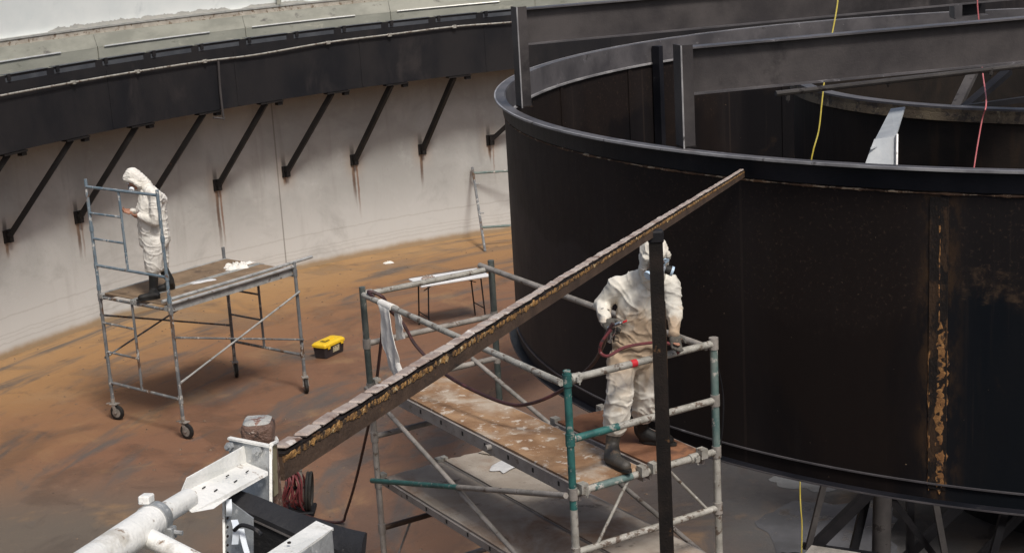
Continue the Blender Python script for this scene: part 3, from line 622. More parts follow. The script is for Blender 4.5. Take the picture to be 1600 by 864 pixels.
# centre pier, rake truss below the tank
MB_ = MB().arc([(1.45, 0), (1.45, 2.5), (.9, 2.6), (.9, 3.5), (.001, 3.5)], 0, 2*PI, 64, closed_prof=False)
pier = solo(MB_, 'centre_pier', 'trussdark', 'thick black round pier under the middle of the tank', 'pier', (TX, TY, 0))
tr = thing('rake_truss', 'dark steel rake truss with pale sloping legs below the tank', 'truss', (3.6, 13.6, 0))
def bp(x, y, Y): return ony(x, y, Y)
def member(name, a, b, w1, w2, mat, up=(0, 1, 0)): return MB().bar(a, b, w1, w2, up=up).build(name, mat, tr)
member('leg', bp(1291, 742, 13.35), bp(1262, 858, 13.25), .05, .05, 'truss')
member('brace', bp(1362, 765, 13.35), bp(1270, 856, 13.3), .09, .09, 'trussdark')
member('hanger', bp(1354, 775, 13.6), bp(1334, 858, 13.55), .075, .06, 'trussdark')
MB().tube([bp(1379, 768, 13.42), bp(1376, 900, 13.35)], .085, 14).build('column', 'truss', tr)
member('brace', bp(1386, 768, 13.5), bp(1460, 868, 13.5), .06, .06, 'trussdark')
member('hanger', bp(1422, 770, 13.7), bp(1422, 890, 13.7), .07, .06, 'trussdark')
member('leg', bp(1460, 776, 13.35), bp(1479, 880, 13.3), .055, .055, 'truss')
member('brace', bp(1500, 790, 13.9), bp(1405, 880, 13.9), .085, .06, 'trussdark')
member('leg', bp(1572, 790, 13.6), bp(1545, 890, 13.5), .07, .05, 'trussdark')
member('brace', bp(1600, 800, 14.2), bp(1500, 900, 14.2), .07, .06, 'trussdark')
member('bottom_chord', bp(1255, 852, 13.3), bp(1400, 872, 13.3), .05, .06, 'trussdark')
quadplate([bp(1268, 851, 13.2), bp(1345, 863, 13.2), bp(1360, 885, 12.9), bp(1240, 885, 12.9)], .02, (0, 0, -1)).build('rake_blade', 'galvdull', tr)
member('top_chord', bp(1240, 742, 13.45), bp(1620, 800, 13.45), .06, .06, 'trussdark')

# hanging lines
solo(MB().tube(spline([ony(1318, -120, 13.6), ony(1310, -10, 13.6), ony(1306, 22, 13.6), ony(1299, 60, 13.6), ony(1290, 110, 13.6), ony(1284, 162, 13.6), ony(1279, 205, 13.6), ony(1266, 262, 13.6), ony(1256, 400, 13.7), ony(1252, 600, 13.9),
      ony(1250, 745, 14.2), ony(1251, 790, 14.2), ony(1253, 820, 14.2), ony(1252, 880, 14.2)], 5), .0065, 6),
     'hanging_cord', 'yellow', 'thin yellow cord hanging down through the tank to the floor', 'cord', (2.7, 14.2, 0))
solo(MB().tube(spline([ony(1526, -90, 14.0), ony(1527, 0, 14.0), ony(1530, 40, 14.0), ony(1535, 110, 14.0), ony(1541, 160, 12.85), ony(1534, 190, 12.8), ony(1522, 262, 12.7), ony(1515, 330, 12.6)], 5), .006, 6),
     'hanging_cord', 'redline', 'thin red cord hanging over the inner well, right side', 'cord', (4.1, 13, 3.5))
# small steel box and odds and ends on the far rim
jb = thing('steel_box', 'small grey open steel box beside the far tank rim', 'box', ony(1514, 30, 20.8))
a_, b_ = ony(1489, 29, 20.8), ony(1540, 24, 20.8); X = (b_-a_).normalized(); ctr = (a_+b_)/2
MB().box(ctr+UPZ*.005, X, (-X.y, X.x, 0), UPZ, .43, .25, .02).box(ctr+UPZ*.11-X*.18, X, (-X.y, X.x, 0), UPZ, .10, .25, .19).build('body', 'rim', jb)
MB().box(ctr+UPZ*.11+X*.06+Vector((0, .1, 0)), X, (-X.y, X.x, 0), UPZ, .36, .02, .20).build('back_panel', 'trussdark', jb)
MB().box(ctr+UPZ*.215, X, (-X.y, X.x, 0), UPZ, .43, .25, .012).build('lid', 'rim', jb)

# ------------------------------------------------------------------ shared scaffold bits
def collar(mb, p, d, r, L): d = Vector(d).normalized(); return mb.tube([p-d*L/2, p+d*L/2], r, 10)
# ------------------------------------------------------------------ blue rolling scaffold by the wall
aN = Vector((-4.3171, 19.142, 0)); ay = .8753; e1 = Vector((math.cos(ay), math.sin(ay), 0)); e2 = Vector((-e1.y, e1.x, 0))
AL, AW, AD, AG = 2.1426, 1.4526, 1.753, 1.4926
def pA(l, w_, z): return aN+e1*l+e2*w_+UPZ*z
sA = thing('rolling_scaffold', 'blue and silver rolling scaffold with guard frame beside the concrete wall', 'scaffold', aN)
def tubeA(name, a, b, r, mat): return MB().tube([a, (a*2+b)/3, (a+b*2)/3, b], r, 8).build(name, mat, sA)
for l, w_, ztop, m_ in ((0, 0, AD+.06, 'greyblue'), (AL, 0, AD+.10, 'greyblue'), (0, AW, AD+.06, 'greyblue'), (AL, AW, AD+.16, 'greyblue')):
    tubeA('post', pA(l, w_, .24), pA(l, w_, ztop), .024, m_)
    for z in (.52, 1.70): MB().tube([pA(l, w_, z-.05), pA(l, w_, z+.05)], .031, 8).build('collar', m_, sA)
    # castor
    c = MB(); sd = Vector((random.uniform(-.5, .5), random.uniform(-1, -.3), 0)).normalized()
    if (l, w_) == (0, 0): sd = Vector((.8, -.5, 0)).normalized()
    if (l, w_) == (0, AW): sd = Vector((.9, -.4, 0)).normalized()
    if l > 1: sd = Vector((.25, -.9, 0)).normalized()
    ax = Vector((-sd.y, sd.x, 0)); hub = pA(l, w_, .103)+sd*.05
    cs = MB().tube([pA(l, w_, .30), pA(l, w_, .225)], .028, 8).box(pA(l, w_, .222)+sd*.02, sd, ax, UPZ, .11, .09, .012)
    for k in (-1, 1): cs.bar(pA(l, w_, .22)+ax*.035*k+sd*.02, hub+ax*.035*k, .008, .05, up=sd)
    cs.bar(pA(l, w_, .235)-sd*.03, pA(l, w_, .215)-sd*.11, .03, .012)
    cf = cs.build('castor', 'galvdull', sA)
    wv = MB(); prof = [(.062, -.022), (.085, -.026), (.100, -.018), (.102, 0), (.100, .018), (.085, .026), (.062, .022)]
    rings = []
    for i in range(20):
        a = 2*PI*i/20; rad = sd*math.cos(a)+UPZ*math.sin(a); rings.append([hub+rad*r+ax*y for r, y in prof])
    wv.loft(rings+[rings[0]], True, False); wv.build('wheel', 'rubber', cf)
    MB().tube([hub-ax*.024, hub+ax*.024], .064, 16).tube([hub-ax*.045, hub+ax*.045], .012, 8).build('hub', 'galvdull', cf)
def endframe(l, zs_full, zs_rung, z0, z1, m_, inner=.67):
    for z in zs_full: tubeA('cross_bar', pA(l, 0, z), pA(l, AW, z), .020, m_)
    tubeA('ladder_post', pA(l, AW-inner, z0), pA(l, AW-inner, z1), .018, m_)
    for z in zs_rung: tubeA('rung', pA(l, AW, z), pA(l, AW-inner, z), .015, m_)
endframe(0, (.52, 1.70), (1.35, .95), .52, 1.70, 'greyblue'); endframe(AL, (.53, 1.66), (1.30, .93), .53, 1.66, 'greyblue')
for w_, zt in ((0, AD+AG), (AW, AD+AG+.03)): tubeA('guard_post', pA(0, w_, AD+.06), pA(0, w_, zt), .022, 'blue')
for w_ in (0, AW):
    for z in (AD+.08, 2.13, 2.62): MB().tube([pA(0, w_, z-.035), pA(0, w_, z+.035)], .029, 8).build('collar', 'blue', sA)
endframe(0, (2.13, AD+AG-.07), (2.83, 2.49), 2.13, AD+AG-.07, 'blue')
def braceA(a, b, m_):
    MB().tube([a, (a*2+b)/3, (a+b*2)/3, b], .013, 8).box(a+(b-a).normalized()*.05, (b-a).normalized(), e2, UPZ, .12, .012, .03).box(b-(b-a).normalized()*.05, (b-a).normalized(), e2, UPZ, .12, .012, .03).build('cross_brace', m_, sA)
braceA(pA(0, -.035, 1.35), pA(AL, -.035, .76), 'greyblue'); braceA(pA(0, -.050, .76), pA(AL, -.050, 1.44), 'silver')
braceA(pA(0, AW+.035, 1.45), pA(AL, AW+.035, .76), 'greyblue'); braceA(pA(0, AW+.05, .86), pA(AL, AW+.05, 1.44), 'greyblue')
# deck platforms: plywood in aluminium rails hooked over the cross bars
def platform(label, l0, l1, w0, w1, z, mat, ext=0.):
    o = thing('scaffold_platform', label, 'platform', pA((l0+l1)/2, (w0+w1)/2, z-.1), 'platforms on the rolling scaffold')
    MB().box(pA((l0+l1)/2, (w0+w1)/2, z-.008), e1, e2, UPZ, l1-l0, w1-w0-.09, .014).build('plywood', mat, o)
    for w_ in (w0+.02, w1-.02):
        MB().box(pA((l0+l1)/2, w_, z-.045), e1, e2, UPZ, l1-l0, .04, .095).build('side_rail', 'silver', o)
    for l in (l0, l1):
        for w_ in (w0+.03, w1-.03): MB().box(pA(l, w_, z-.015), e1, e2, UPZ, .10, .05, .02).box(pA(l+(.045 if l > 1 else -.045), w_, z-.04), e1, e2, UPZ, .012, .05, .05).build('hook', 'silver', o)
    return o
platform('plywood scaffold platform nearer the camera, under the stooping worker\'s boots', .02, AL-.02, .03, .70, AD+.005, 'plydull')
platform('plywood scaffold platform nearer the concrete wall, white rag on it', .02, AL-.02, .72, 1.42, AD+.005, 'plydull')
for i, (w_, z, l0, l1, lab) in enumerate(((.0, AD+.075, -.08, AL+.38, 'upper silver tube lying along the near edge of the rolling scaffold'), (-.045, AD+.03, -.02, AL+.03, 'lower silver tube lying along the near edge of the rolling scaffold'))):
    solo(MB().tube([pA(l0, w_+.05, z), pA(.7, w_+.05, z), pA(1.4, w_+.05, z), pA(l1, w_+.05, z+.01)], .022, 8), 'loose_tube', 'silver', lab, 'tube', pA(1, w_, z-.02), 'loose tubes on the rolling scaffold')

def crumple(c, sx, sy, h, seed, mat, label, name='rag', rot=0., n=18, cat='rag'):
    mb = MB(); vs = []; c = Vector(c); cr, sr = math.cos(rot), math.sin(rot)
    for top in (1, 0):
        for j in range(n):
            for i in range(n):
                u, v_ = i/(n-1)*2-1, j/(n-1)*2-1; edge = 1-max(abs(u), abs(v_))**3
                k = 1+.35*noise.noise(Vector((u*1.3+seed, v_*1.3, seed)))
                x, y = u*sx*k, v_*sy*k
                f = abs(noise.noise(Vector((u*3+seed, v_*3, 1))))+.6*abs(noise.noise(Vector((u*7, v_*7+seed, 4))))
                z = .004+h*edge*(.15+1.5*f) if top else 0.001
                vs.append(c+Vector((x*cr-y*sr, x*sr+y*cr, z)))
    fs = []
    for j in range(n-1):
        for i in range(n-1):
            a = j*n+i; fs.append([a, a+1, a+n+1, a+n]); b = a+n*n; fs.append([b, b+n, b+n+1, b+1])
    bd = [i for i in range(n)]+[j*n+n-1 for j in range(1, n)]+[(n-1)*n+i for i in range(n-2, -1, -1)]+[j*n for j in range(n-2, 0, -1)]
    for k in range(len(bd)):
        a, b = bd[k], bd[(k+1) % len(bd)]; fs.append([b, a, a+n*n, b+n*n])
    mb.add(vs, fs, True); return solo(mb, name, mat, label, cat, c)
crumple(onz(370, 418, AD+.006), .16, .12, .07, 3.3, 'hat', 'crumpled white rag on the rolling scaffold deck', rot=.4)
crumple(onz(385, 412, AD+.006), .12, .06, .02, 7.3, 'hat', 'small flat white rag at the deck\'s far edge, beside the crumpled one', rot=.8)
crumple(onz(318, 440, AD+.006), .16, .05, .012, 9.9, 'paper', 'dusty grey scraps on the rolling scaffold deck near the boots', name='paper_scrap', rot=.5, cat='scrap')
crumple(onz(607, 411, 0.002), .09, .06, .03, 6.1, 'hat', 'small white scrap lying on orange floor near the wall', name='paper_scrap', rot=.4, cat='scrap')

# scaffold frame leaning on the far wall
fa0, fa1 = Vector((-0.477, 28.75, 0)), cyl(738, 262, RW-.06)
LF = thing('leaning_frame', 'blue-grey scaffold frame leaning on the far wall beside the tank', 'scaffold frame', fa0)
wv = Vector((1.5, .05, 0))
for off in (Vector((0, 0, 0)), wv): MB().tube([fa0+off, (fa0+fa1)/2+off, fa1+off], .026, 8).build('post', 'greyblue', LF)
for u in (.28, .93): q = fa0+(fa1-fa0)*u; MB().tube([q, q+wv/2, q+wv], .024, 8).build('cross_bar', 'tealgrey', LF)
for u in (.45, .80): q = fa0+(fa1-fa0)*u; MB().tube([q, q+Vector((.09, -.02, 0))], .014, 6).build('stud', 'silver', LF)

# ------------------------------------------------------------------ the galvanised scaffold in front
KB = .90
def zs(z): return CH-(CH-z)*KB
bN = Vector((.3838*KB, 11.7339*KB, 0)); by = 2.1122; f1 = Vector((math.cos(by), math.sin(by), 0)); f2 = Vector((f1.y, -f1.x, 0))
BW, BL_, BD, BG, BMm, BQ = 1.4638*KB, 3.5787*KB, zs(1.9192), .9613*KB, .4551*KB, .5091*KB
Z2, Z3 = zs(.92), zs(.43)
def pB(l, w_, z): return bN+f1*l+f2*w_+UPZ*z
sB = thing('tube_scaffold', 'tall tube scaffold of dull galvanised and teal tubes round the spray worker', 'scaffold', bN)
def tubeB(name, a, b, r, mat, n=10): return MB().tube([a, (a*2+b)/3, (a+b*2)/3, b], r, n).build(name, mat, sB)
ZG, ZM, ZD, ZQ = BD+BG, BD+BMm, BD, BD-BQ
tubeB('post', pB(0, 0, BD-.16), pB(0, 0, ZG+.06), .029, 'teal'); tubeB('post', pB(0, 0, 0.04), pB(0, 0, BD-.12), .030, 'galv')
tubeB('post', pB(0, BW, .04), pB(0, BW, BD), .029, 'galv'); tubeB('post', pB(0, BW, BD), pB(0, BW, ZG+.02), .030, 'tealgrey')
tubeB('post', pB(BL_, 0, .04), pB(BL_, 0, BD), .028, 'galvdull'); tubeB('post', pB(BL_, 0, BD), pB(BL_, 0, ZG+.06), .029, 'darkpost')
tubeB('post', pB(BL_, BW, .04), pB(BL_, BW, ZG+.07), .031, 'darkpost')
for l, w_ in ((0, 0), (0, BW), (BL_, 0), (BL_, BW)):
    MB().box(pB(l, w_, .012), f1, f2, UPZ, .15, .15, .012).tube([pB(l, w_, .018), pB(l, w_, .25)], .020, 8).build('base_plate', 'galvdull', sB)
    for z in (ZG-.01, ZM, ZD, ZQ, Z2, Z3, .55):
        if l == 0 or z < ZG-.05: MB().tube([pB(l, w_, z-.045), pB(l, w_, z+.045)], .036, 10).build('collar', 'teal' if (l, w_) == (0, 0) and z > ZD else 'galvdull', sB)
for z, m_ in ((ZG-.01, 'galv'), (ZM, 'galv'), (ZD, 'galv'), (ZQ, 'galv'), (Z2, 'galvdull'), (Z3, 'galvdull'), (.55, 'galvdull')): tubeB('cross_bar', pB(0, 0, z), pB(0, BW, z), .027, m_)
tubeB('bar_paint_patch', pB(0, .04, ZM), pB(0, .42, ZM), .0285, 'teal'); tubeB('bar_paint_patch', pB(0, .18, ZD), pB(0, .52, ZD), .0285, 'tealgrey')
for z, m_ in ((ZG-.01, 'galv'), (ZM, 'galvdull'), (ZD, 'galvdull'), (ZQ, 'galvdull'), (Z2, 'galvdull'), (Z3, 'rustbeam'), (.55, 'galvdull')): tubeB('cross_bar', pB(BL_, 0, z), pB(BL_, BW, z), .026, m_)
def clampB(p, d):
    d = Vector(d).normalized(); s_ = d.cross(UPZ).normalized()
    MB().tube([p-d*.04, p+d*.04], .037, 10).box(p+s_*.045, s_, d, UPZ, .022, .040, .045, .004).tube([p+s_*.052-UPZ*.038, p+s_*.052+UPZ*.038], .007, 6).build('clamp', 'galv', sB)
clampB(pB(0, .09, ZD), f2); clampB(pB(0, BW-.22, ZD), f2); clampB(pB(0, .07, ZG-.01), f2); clampB(pB(BL_, .05, ZG-.01), f2)
ra, rb = pB(BL_+.0, -.05, ZG+.02), pB(0, -.05, ZG-.02)
tubeB('guard_rail', ra+f1*-.12, rb, .026, 'galv')
tubeB('guard_rail', pB(BL_+.12, BW-.05, ZG+.01), pB(.02, BW-.05, ZG-.035), .026, 'galvdull')
tubeB('cross_brace', pB(BL_, -.045, zs(1.93)), pB(0, -.045, zs(.85)), .021, 'galvdull')
xa, xb = pB(BL_, -.06, zs(.96)), pB(0, -.06, zs(1.92)); tubeB('cross_brace', xa+(xb-xa)*.5, xb, .0225, 'galvdull'); tubeB('cross_brace', xa, xa+(xb-xa)*.5, .023, 'teal')
tubeB('cross_brace', ony(738, 560, 15.45*KB), pB(0, BW+.05, zs(.80)), .021, 'galvdull')
tubeB('knee_brace', pB(0, .56*KB, ZD), pB(0, .20*KB, ZQ), .012, 'galv'); tubeB('knee_brace', pB(0, .92*KB, ZD), pB(0, 1.36*KB, ZQ), .012, 'galv')
tubeB('knee_brace', pB(BL_, .3, Z3), pB(BL_-.1, .05, Z3-.33), .010, 'galvdull')
q = pB(0, .64*KB, ZG-.01); MB().tube([q-f2*.025, q+f2*.025], .0295, 12).build('tape_band', 'redtape', sB)
MB().tube(spline([pB(0, BW+.035, ZG-.2), pB(-.02, BW+.06, ZM+.05), pB(-.02, BW+.055, ZD+.25), pB(0, BW+.04, ZD+.03)], 6), .006, 5).build('tie_cord', 'trussdark', sB)
def plankB(label, w0, w1, z, mat, l0=.0, l1=BL_, group='upper planks of the tube scaffold', th=.1, name='scaffold_plank', sag=0.):
    o = thing(name, label, 'plank', pB((l0+l1)/2, (w0+w1)/2, z-th), group)
    mb = MB(); nl, nw = 30, 8; vs = []
    for t_ in (0, 1):
        for i in range(nl+1):
            for j in range(nw+1):
                l = l0+.02+(l1-l0-.04)*i/nl; w_ = w0+.006+(w1-w0-.012)*j/nw
                if i in (0, nl) and t_ == 0: l += .035*noise.noise(Vector((w_*9, i, z)))
                p = pB(l, w_, z if t_ == 0 else z-.022); p.z += .006*noise.noise(Vector((l*2.2, w_*4, z))); vs.append(p)
    m_ = (nl+1)*(nw+1); fs = []
    for i in range(nl):
        for j in range(nw):
            a = i*(nw+1)+j; fs.append([a, a+1, a+nw+2, a+nw+1]); fs.append([a+m_, a+m_+nw+1, a+m_+nw+2, a+m_+1])
    bd = [j for j in range(nw+1)]+[i*(nw+1)+nw for i in range(1, nl+1)]+[nl*(nw+1)+j for j in range(nw-1, -1, -1)]+[i*(nw+1) for i in range(nl-1, 0, -1)]
    for k in range(len(bd)): a, b = bd[k], bd[(k+1) % len(bd)]; fs.append([b, a, a+m_, b+m_])
    mb.add(vs, fs, True); mb.build('plywood', mat, o)
    for w_, s_ in ((w0-.012, -1), (w1+.012, 1)):
        r_ = MB().box(pB((l0+l1)/2, w_, z-th/2-.012), f1, f2, UPZ, l1-l0+.02, .02, th).build('side_rail', 'fascia', o)
        if s_ < 0:
            for k in range(9):
                l = l0+.25+(l1-l0-.4)*k/8; MB().box(pB(l, w_-.0105, z-th/2-.005), f1, f2, UPZ, .022, .004, .035).build('slot', 'dark', r_)
        for l in (l0-.02, l1+.02): MB().box(pB(l, w_+(.02 if s_ < 0 else -.02), z-.015), f1, f2, UPZ, .07, .06, .075).build('end_bracket', 'galv', r_)
    return o
plankB('stained plywood plank left of the spray worker\'s boots, covered in pale flakes', .065, .615, BD+.045, 'ply')
plankB('short orange plywood plank under the spray worker\'s rear boot, beside the tank', .70, 1.17, BD+.045, 'plyred', 0, 1.28)
tubeB('bearer', pB(1.22, 0, ZD), pB(1.22, BW, ZD), .024, 'galvdull')
plankB('dirty grey lower plank on the outer side of the scaffold, under the flaked one', .05, .65, zs(.975), 'plygrey', group='lower planks of the tube scaffold', th=.06)
plankB('dirty grey lower plank on the tank side of the scaffold', .685, 1.26, zs(.975), 'plygrey', group='lower planks of the tube scaffold', th=.06)
crumple(onz(792, 726, zs(.975)+.008), .18, .10, .012, 2.2, 'paper', 'pale grey paper sheet lying on the lower scaffold plank', name='paper_sheet', rot=.9, cat='paper')
crumple(onz(775, 708, zs(.975)+.008), .13, .05, .03, 5.5, 'plygrey', 'crumpled dirty paper behind the pale sheet on the lower plank', name='paper_sheet', rot=-.6, cat='paper')

# white rag draped over the guard rail
def draped(label):
    mb = MB(); dr = (rb-ra).normalized(); s_ = Vector((dr.y, -dr.x, 0)); c = ra+dr*.56
    if s_.y > 0: s_ = -s_
    # long tail in front, short one behind
    rows = []
    for side, L, w0, w1 in ((1, .68, .20, .32), (-1, .30, .10, .14)):
        k = 16; R0 = []
        for i in range(k+1):
            u = i/k
            for j in range(9):
                v_ = j/8-.5
                ww = w0+(w1-w0)*u; sh = .24*u*u+.02*math.sin(u*6) if side > 0 else .10+.05*u
                ww *= 1+.5*noise.noise(Vector((u*5, side, 2)))-.35*max(0, u-.75)*4*(side > 0)*.5
                x = v_*ww*(1-.35*math.sin(PI*min(1, u*1.6))*.5)+sh
                off = .032*math.cos(min(1, u*8)*PI/2*0)+(.007*math.sin(v_*13+u*5)+.022*noise.noise(Vector((v_*3, u*2.5, side+4))))*min(1, u*5)+.012*noise.noise(Vector((v_*5, u*6, side)))
                h = .030 if u == 0 else .030-L*u-.05*v_*u*(1 if side > 0 else -1)-.03*abs(noise.noise(Vector((v_*8, 3, 1))))*u
                lat = 0 if i == 0 else off*1.0
                R0.append(c+dr*x+s_*side*lat+UPZ*h)
        vs = R0+[p+s_*side*.006 for p in R0]; m_ = len(R0); fs = []
        for i in range(k):
            for j in range(8): a = i*9+j; fs.append([a, a+1, a+10, a+9]); fs.append([a+m_, a+m_+9, a+m_+10, a+m_+1])
        bd = list(range(9))+[i*9+8 for i in range(1, k+1)]+[k*9+j for j in range(7, -1, -1)]+[i*9 for i in range(k-1, 0, -1)]
        for q in range(len(bd)): a, b = bd[q], bd[(q+1) % len(bd)]; fs.append([b, a, a+m_, b+m_])
        mb.add(vs, fs, True)
    rg = [[c+dr*(-.115+.23*i/6)+s_*.034*math.cos(a)+UPZ*.034*math.sin(a) for a in np.linspace(-.3, PI+.3, 9)]+[c+dr*(-.115+.23*i/6)+s_*.027*math.cos(a)+UPZ*.027*math.sin(a) for a in np.linspace(PI+.3, -.3, 9)] for i in range(7)]
    mb.loft(rg)
    return solo(mb, 'rag', 'hat', label, 'rag', c-UPZ*.8)
draped('long white rag draped over the scaffold guard rail')

# ------------------------------------------------------------------ spray hose, from the pump on the floor over the rail to the gun
gun = ony(958, 505, 12.02*KB)
hp = [onz(468, 800, .03), onz(500, 812, .02), onz(533, 815, .03), onz(541, 800, .18), ony(556, 750, 15.2), ony(570, 690, 14.6), ony(581, 640, 13.9), ony(589, 590, 14.95*KB), ony(597, 520, 14.75*KB), ony(602, 470, 14.6*KB),
      ra+(rb-ra).normalized()*.22+UPZ*.045, ony(625, 500, 14.2*KB), ony(650, 540, 14.1*KB), ony(690, 580, 13.9*KB), ony(730, 605, 13.6*KB), ony(790, 630, 13.2*KB), ony(830, 630, 13.0*KB), ony(880, 608, 12.75*KB), ony(925, 570, 12.45*KB), ony(942, 540, 12.2*KB), ony(948, 522, 12.05*KB), gun]
solo(MB().tube(spline(hp, 8), .015, 8), 'spray_hose', 'hosedark', 'dark red spray hose hung over the guard rail and trailing to the gun', 'hose', onz(541, 805, 0))
solo(MB().tube(spline([ony(955, 515, 12.0*KB), ony(940, 535, 12.0*KB), ony(938, 550, 12.02*KB), ony(950, 556, 11.98*KB), ony(975, 543, 12.02*KB), ony(1005, 537, 12.08*KB), ony(1035, 535, 12.15*KB), ony(1052, 540, 12.18*KB), ony(1060, 552, 12.2*KB)], 8), .012, 8),
     'spray_hose', 'hosered', 'red hose looped across the spray worker\'s waist to his lowered hand', 'hose', ony(950, 556, 12.0*KB))

# ------------------------------------------------------------------ toolbox
def toolbox():
    c0, c1, c2 = onz(494, 556, 0), onz(510, 562, 0), onz(538, 549, 0)
    X = (c2-c1).normalized(); Y = Vector((-X.y, X.x, 0)); L = .48; W_ = .25; c = c1+X*L/2+Y*W_/2
    o = thing('toolbox', 'black plastic toolbox with yellow lid on the floor', 'toolbox', c)
    def rg(z, l, w_, b=.02): return [c+X*i*l/2+Y*j*w_/2+UPZ*z+X*(bi*b)+Y*(bj*b) for i, j, bi, bj in ((-1, -1, 1, 0), (1, -1, -1, 0), (1, -1, 0, 1), (1, 1, 0, -1), (1, 1, -1, 0), (-1, 1, 1, 0), (-1, 1, 0, -1), (-1, -1, 0, 1))]
    MB().loft([rg(0.002, .43, .20), rg(.01, .445, .215), rg(.17, .475, .245)], False).build('body', 'boxblack', o)
    lid = MB().loft([rg(.172, .50, .265), rg(.205, .50, .265), rg(.228, .46, .225, .03), rg(.232, .44, .20, .03)], False).build('lid', 'boxyellow', o)
    MB().box(c+UPZ*.240, X, Y, UPZ, .22, .05, .018).build('handle', 'boxyellow', lid)
    MB().box(c+UPZ*.2335-X*.08, X, Y, UPZ, .12, .10, .006).build('lid_recess', 'boxblack', lid)
    for k in (-1, 1): MB().box(c-Y*.134+X*.16*k+UPZ*.175, X, Y, UPZ, .055, .014, .07, .004).build('latch', 'boxyellow', o)
    MB().box(c-Y*.1215+UPZ*.105+X*.02, X, Y, Vector((0, 0, 1))-Y*.08, .15, .006, .085).build('sticker', 'sticker', o)
toolbox()

# ------------------------------------------------------------------ folding table
def table():
    a, b, c, d = Vector((-1.60, 23.90, 0)), Vector((-1.40, 23.42, 0)), Vector((-.36, 23.86, 0)), Vector((-.56, 24.33, 0))
    X = (c-b).normalized(); Y = Vector((-X.y, X.x, 0)); ctr = (a+b+c+d)/4; L = 1.16; W_ = .56
    o = thing('folding_table', 'small white folding table with thin black legs behind the scaffold', 'table', ctr)
    MB().box(ctr+UPZ*.74, X, Y, UPZ, L, W_, .035, .008).build('tabletop', 'tabletop', o)
    for k in (-1, 1):
        for j in (-1, 1):
            MB().tube([ctr+X*k*(L/2-.14)+Y*j*.22+UPZ*.72, ctr+X*k*(L/2-.10)+Y*j*.22+UPZ*.005], .013, 6).build('leg', 'trussdark', o)
        MB().tube([ctr+X*k*(L/2-.11)-Y*.22+UPZ*.22, ctr+X*k*(L/2-.11)+Y*.22+UPZ*.22], .009, 6).build('stretcher', 'trussdark', o)
        MB().tube([ctr+X*k*(L/2-.14)-Y*.0+UPZ*.60, ctr+X*k*(L/2-.42)+UPZ*.72], .008, 6).build('hinge_brace', 'trussdark', o)
    crumple(ctr-X*.33+Y*.05+UPZ*.758, .10, .07, .06, 4.2, 'blocks', 'small pinkish bundle lying on the white folding table', name='bundle', cat='bundle')
table()

# ------------------------------------------------------------------ paint pump with coiled hose behind the bracket
def pump():
    c = onz(468, 806, 0)+Vector((0, .1, 0))
    o = thing('paint_pump', 'small paint pump with red hose coiled on its frame, on the floor', 'pump', c)
    X, Y = Vector((1, 0, 0)), Vector((0, 1, 0))
    MB().tube([c+X*.03, c+X*.03+UPZ*.50], .030, 10).box(c+X*.03+UPZ*.52, X, Y, UPZ, .07, .07, .05, .01).build('column', 'galvdull', o)
    MB().box(c+UPZ*.03, X, Y, UPZ, .34, .30, .05, .012).build('base', 'trussdark', o)
    MB().tube([c-X*.16+UPZ*.30, c+X*.12+UPZ*.30], .014, 8).build('hose_rod', 'trussdark', o)
    mb = MB()
    rnd = random.Random(5)
    for k in range(9):
        tl = rnd.uniform(-.55, .55); cc = c-X*(.14-.024*k)+UPZ*(.27+rnd.uniform(-.03, .03)); sc = rnd.uniform(.75, 1.1); tw = rnd.uniform(-.4, .4)
        mb.tube([cc+Vector((.13*sc*math.sin(a)*tl+.02*math.sin(3*a), .13*sc*math.cos(a)+.05*tw*math.sin(a), .20*sc*math.sin(a)+.02*math.cos(2*a+k))) for a in np.linspace(0, 2*PI, 25)], .0125, 7)
    mb.build('hose_coil', 'hosered', o)
    mb = MB()
    for k in range(2): mb.tube([c+X*(.10+.035*k)+UPZ*.24+Vector((.02*math.sin(a), .16*math.cos(a), .22*math.sin(a))) for a in np.linspace(0, 2*PI, 25)], .018, 7)
    mb.build('black_coil', 'rubber', o)
pump()

# ------------------------------------------------------------------ the rusty rail that slopes from the bracket down to the tank
BA = dep(432, 725, 2.93); BBp = Vector((1.76, 11.50, 4.475))
bd_ = (BBp-BA).normalized(); bs = bd_.cross(UPZ).normalized(); bu = bs.cross(bd_).normalized(); BLn = (BBp-BA).length
rail = thing('rusty_rail', 'long brown rusty steel rail with a row of worn blocks on top', 'rail', BA)
BH = .045
MB().box(BA+bd_*BLn/2-bu*.008, bs, bd_, bu, .030, BLn, BH).build('bar', 'rustbeam', rail)
mb = MB(); k = 1400; rings = []
for i in range(k+1):                                # crusted bead along the upper right edge
    l = BLn*i/k; r = .0040+.0030*noise.noise(Vector((l*19, 0, 1)))+.0030*noise.noise(Vector((l*70, 3, 1)))
    r = max(.0008, r); c = BA+bd_*l+bs*.0150+bu*(BH/2-.0125+.0035*noise.noise(Vector((l*13, 7, 0)))+.0025*noise.noise(Vector((l*50, 7, 0))))
    rings.append([c+bs*math.cos(a)*r*.8+bu*math.sin(a)*r*1.9 for a in np.linspace(0, 2*PI, 7)[:-1]])
mb.loft(rings); mb.build('rust_bead', 'goldrust', rail)
MB().box(BA+bd_*BLn/2+bu*(BH/2-.0045), bs, bd_, bu, .0325, BLn, .005).build('cover_strip', 'post', rail)
mb = MB(); l = .012; i = 0
